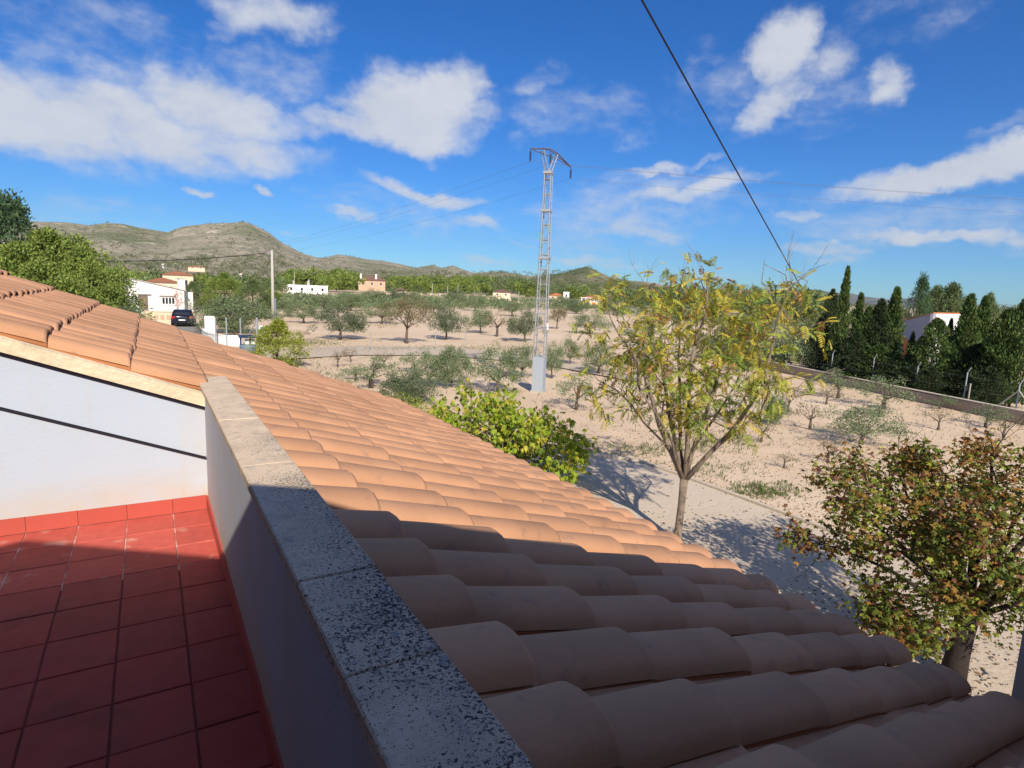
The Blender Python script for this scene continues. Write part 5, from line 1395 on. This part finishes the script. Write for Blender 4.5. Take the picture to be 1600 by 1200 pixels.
tips = [t for t in tips if inside(t[0]+g, [(885,570),(900,500),(950,440),(1010,430),(1060,412),(1110,425),(1160,450),(1200,440),(1240,430),(1290,470),(1312,510)], [(885,600),(900,640),(960,685),(1060,700),(1150,690),(1210,640),(1312,560)])]
lv = place_leaves(tips, rng, 1.75, pr_y, .66, .45, .13)
camloc_local = Vector((0, 0, H))-g
dress(yt, lv, variants, camloc_local)
print('YT tips', len(tips), 'leaves', len(lv))

# ---- the green palmate bush-tree beside the roof edge
gb = Vector((8.0*.83, 12.2*.83, 0)); 
bdist = 13.6
b0 = D(790,760,bdist); gb = Vector((b0.x, b0.y, 0))
bt = thing('green_leaf_tree', 'low tree with bright green drooping palmate leaves rising past the roof edge', 'tree', gb)
rng = np.random.default_rng(5); mb = MB(); tips = []
mb.tube([(0,0,-.05), (.02,0,.25), (.0,.02,.45)], [.07,.06,.05], 8)
for (px, py, dd) in [(700,640,0),(730,625,.8),(760,650,-.6),(800,622,.5),(835,640,-.3),(860,680,.3),(905,690,0),(780,690,-.8),(825,700,-.7),(740,670,-.3),(850,650,.9),(790,640,1.2),(870,715,-.6),(810,735,-1.0),(690,660,.6),(860,740,-.8),(770,705,.3),(800,675,-.2),(765,725,-.6),(820,725,.2),(790,655,-.5),(840,665,-.9),(745,690,-.6),(880,695,.5),(720,660,-.5)]+[(x_, y_, d_) for x_, y_, d_ in zip(rng.uniform(690, 915, 34), rng.uniform(640, 745, 34), rng.uniform(-.9, 1.0, 34)) if y_ > np.interp(x_, [690,790,850,915], [635,625,655,700])]:
    e = D(px, py, bdist+dd)-gb; st = Vector((0, .02, .42)); md = st.lerp(e, .45)+Vector((rng.normal()*.12, rng.normal()*.12, .30)); mb.tube([st, md, st.lerp(e, .8)+Vector((0,0,.10))], [.020,.013,.009], 5)
    grow(rng, st.lerp(e, .8)+Vector((0,0,.06)), e-st, .30, .008, 3, tips, mb, .75, -.05, 3, .15, (2, 3), .003)
mb.build('trunk', Mt['barkd'], bt, True)
tips = [t for t in tips if inside(t[0]+gb, [(672,640),(690,622),(730,606),(790,606),(835,632),(870,655),(905,682),(930,700)], [(672,800),(930,800)])]
variants = [palmate_mesh(1, Mt['pm_g']), palmate_mesh(2, Mt['pm_g'], .11), palmate_mesh(3, Mt['pm_y'], .12), palmate_mesh(4, Mt['lf_g'], .12)]
lv = place_leaves(tips, rng, 1.35, lambda p: (.5, .4, .26, .12), 1.15, .75, .13)
dress(bt, lv, variants, Vector((0, 0, H))-gb)
print('BT leaves', len(lv))
# orange-yellow low shrub left of it
bush(640,672,110,46,Mt['lf_yg'],'low yellowish shrub along the roof edge left of the green leafed tree', 'yellow_shrub', 'shrub', 150, .07, 9)
bush(690,672,60,40,Mt['lf_o'],'rusty orange shrub between the yellowish shrub and the green leafed tree', 'rusty_shrub', 'shrub', 90, .07, 10)

# ---- the maple on the right
g = G(1487,1060); mp_ = thing('maple_tree', 'broad maple with green, orange and dark red autumn leaves at the right edge', 'tree', g)
rng = np.random.default_rng(21); md_ = math.hypot(g.x, g.y); mb = MB(); tips = []
fk_ = D(1512,962,md_)-g
mb.tube([(0,0,-.05), fk_*.35, fk_*.7, fk_], [.150,.125,.115,.12], 12)
for (px, py, dd, r) in [(1400,760,.8,.05),(1340,800,-.3,.04),(1290,850,-.6,.032),(1420,880,-1.1,.035),(1470,770,.2,.05),(1540,760,.9,.05),(1600,800,-.2,.05),(1660,780,.4,.05),(1590,900,-1.0,.04),(1500,860,-1.0,.035),(1450,740,1.4,.045),(1560,700,1.0,.045),(1380,930,-.8,.03),(1350,740,1.0,.035),(1480,940,-1.0,.03),(1640,930,-.5,.04),(1430,830,.3,.04),(1700,850,0,.05),(1420,960,-.9,.025)]:
    e = D(px, py, md_+dd)-g; md2 = fk_.lerp(e, .5)+Vector((0, 0, .12))+Vector(rng.normal(size=3))*.05; st2 = fk_.lerp(e, .72)+Vector((0, 0, .06))
    mb.tube([fk_-Vector((0,0,.04)), md2, st2], [r, r*.7, r*.5], 7)
    grow(rng, st2, e-fk_, .52, r*.45, 3, tips, mb, .72, .05, 3, .16, (2, 3), .003)
    grow(rng, md2, Vector(rng.normal(size=3)), .42, r*.3, 2, tips, mb, .7, .1, 3, .16, (2, 3), .003)
mb.build('trunk', Mt['barkm'], mp_, True)
def maple_leaf(seed, m, R_=.049):
    rng_ = np.random.default_rng(seed); V = [Vector((0, 0, 0))]; rr = [.25, .75, .5, .95, .55, 1.1, .55, .95, .5, .75, .25]; n = len(rr)
    for i, q in enumerate(rr):
        a = math.radians(-150+300*i/(n-1)); V.append(Vector((R_*.5+R_*q*math.cos(a), R_*q*math.sin(a), -R_*.35*q*q+rng_.normal()*.003)))
    V[0] = Vector((R_*.5, 0, .004)); F = [(0, i, i+1) for i in range(1, n)]
    me = bpy.data.meshes.new('leaf'); me.from_pydata([tuple(v) for v in V], [], F); me.materials.append(m); me.update(); return me, V, F
variants = [maple_leaf(1, Mt['mp_g']), maple_leaf(2, Mt['mp_o']), maple_leaf(3, Mt['mp_r']), maple_leaf(4, Mt['lf_yg'], .042), maple_leaf(5, Mt['mp_g'], .050)]
axr = Vector((Rv.x, Rv.y, 0)).normalized()
def pr_m(p):
    s_ = (p.dot(axr))                         # towards the driveway side the leaves have turned red
    red = max(.06, min(.7, -.40-s_*.6+ (.35 if p.z > 2.2 and s_ < 0 else 0))); top_ = max(0, (p.z-1.3))
    return (.60, .50+.45*top_, red, .34, .40)
lv = place_leaves([t for t in tips if inside(t[0]+g, [(1235,800),(1262,750),(1290,712),(1340,700),(1400,712),(1450,700),(1500,688),(1560,696),(1700,680)], [(1235,845),(1290,872),(1345,860),(1356,960),(1378,1000),(1445,1030),(1475,972),(1520,980),(1560,1015),(1700,1005)])], rng, 15, pr_m, .95, .55, .10, .72)
dress(mp_, lv, variants, Vector((0, 0, H))-g)
print('maple tips', len(tips), 'leaves', len(lv))

# ------------------------------------------------------------------ litter, weeds and stones
def scatter_flat(name, spots, ln, wd, m, seed, z=.012, tilt=.25):
    rng = np.random.default_rng(seed); C = []
    for (x, y) in spots: C.append((x, y, relief(x, y)+z+rng.uniform(0, .02)))
    C = np.array(C); n = len(C); a = rng.uniform(0, 6.28, n); Dd = np.stack([np.cos(a), np.sin(a), rng.normal(size=n)*tilt], 1)
    V, F = leaf_quads(C, Dd, ln*rng.uniform(.6, 1.5, n), wd, rng); link(name, mesh_np(name, V, F, m), kind='stuff')
rng = np.random.default_rng(77); sp = []
for i in range(5200):
    px = rng.uniform(900, 1600); py = rng.uniform(690, 860); g_ = G(px, py)
    if g_.x > kerb_x(min(g_.y, 15)) and mnoise.noise(Vector((g_.x*.6, g_.y*.6, 3))) > rng.uniform(-.5, .25): sp.append((g_.x, g_.y))
for i in range(3200):
    px = rng.uniform(850, 1600); py = rng.uniform(600, 700); g_ = G(px, py); sp.append((g_.x, g_.y))
for i in range(1600):
    g_ = G(rng.normal(1450, 110), rng.normal(980, 70)); 
    if g_.x > 3.6: sp.append((g_.x, g_.y))
for i in range(260):
    g_ = G(rng.normal(1100, 150), rng.normal(800, 40))
    if g_.x > 3.6: sp.append((g_.x, g_.y))
scatter_flat('leaf_litter', sp, .05, .028, Mt['litter'], 1)
# weeds
sp = []
for (cx, cy, sx2, sy2, n) in [(1120,690,45,8,300),(1195,768,30,7,260),(830,702,50,9,500),(1000,705,60,6,220),(470,536,40,3,900),(470,585,50,12,500),(520,600,40,10,250),(720,545,120,2.5,900),(560,547,80,2,500),(1090,735,60,10,150),(1300,640,200,25,400),(700,560,150,3,500)]:
    for i in range(n):
        g_ = G(rng.normal(cx, sx2), rng.normal(cy, sy2))
        if g_.x > kerb_x(min(g_.y, 15))+.05 or g_.y > 15.6: sp.append((g_.x, g_.y))
Cw = np.array([(x, y, relief(x, y)-.01) for x, y in sp for _ in range(3)])
Cw[:, :2] += rng.normal(size=(len(Cw), 2))*.05
V, F = leaf_quads(Cw, np.stack([rng.normal(size=len(Cw))*.5, rng.normal(size=len(Cw))*.5, np.ones(len(Cw))], 1), rng.uniform(.06, .18, len(Cw)), .02, rng)
link('weeds', mesh_np('weeds', V, F, Mt['grass']), kind='stuff')
# stones
V = []; F = []; base = [(1,0,0),(0,1,0),(-1,0,0),(0,-1,0),(0,0,1),(0,0,-1)]; bf = [(0,1,4),(1,2,4),(2,3,4),(3,0,4),(1,0,5),(2,1,5),(3,2,5),(0,3,5)]
for i in range(2600):
    px = rng.uniform(450, 1600); py = 560+(rng.uniform(0, 1)**1.2)*300; g_ = G(px, py)
    if g_.x < 3.7 or (g_.x < kerb_x(min(g_.y, 15)) and g_.y < 14.6 and rng.uniform() > .06): continue
    r = rng.uniform(.012, .05)*(1.3 if rng.uniform() > .93 else 1); o = len(V); a = rng.uniform(0, 6.28)
    for b in base:
        q = [b[0]*rng.uniform(.7, 1.3), b[1]*rng.uniform(.6, 1.1), b[2]*rng.uniform(.5, .8)]
        V.append((g_.x+r*(q[0]*math.cos(a)-q[1]*math.sin(a)), g_.y+r*(q[0]*math.sin(a)+q[1]*math.cos(a)), relief(g_.x, g_.y)+r*(q[2]+.2)))
    F += [tuple(q+o for q in f) for f in bf]
link('stones', mesh_np('stones', V, np.array(F), Mt['stone']), kind='stuff')
hz = bpy.data.materials.new('thin_haze'); hz.use_nodes = True; hn = hz.node_tree; hn.nodes.clear()
ho = hn.nodes.new('ShaderNodeOutputMaterial'); hv = hn.nodes.new('ShaderNodeVolumePrincipled')
hv.inputs['Color'].default_value = (.80, .88, 1.0, 1); hv.inputs['Density'].default_value = .00003; hv.inputs['Anisotropy'].default_value = .3
hn.links.new(hv.outputs[0], ho.inputs['Volume'])
mb = MB(); mb.box(-9600, 9600, -9600, 9600, -6, 900); mb.build('haze', hz, kind='stuff')
print('tiles', len(tiles), 'objects', len(bpy.data.objects))
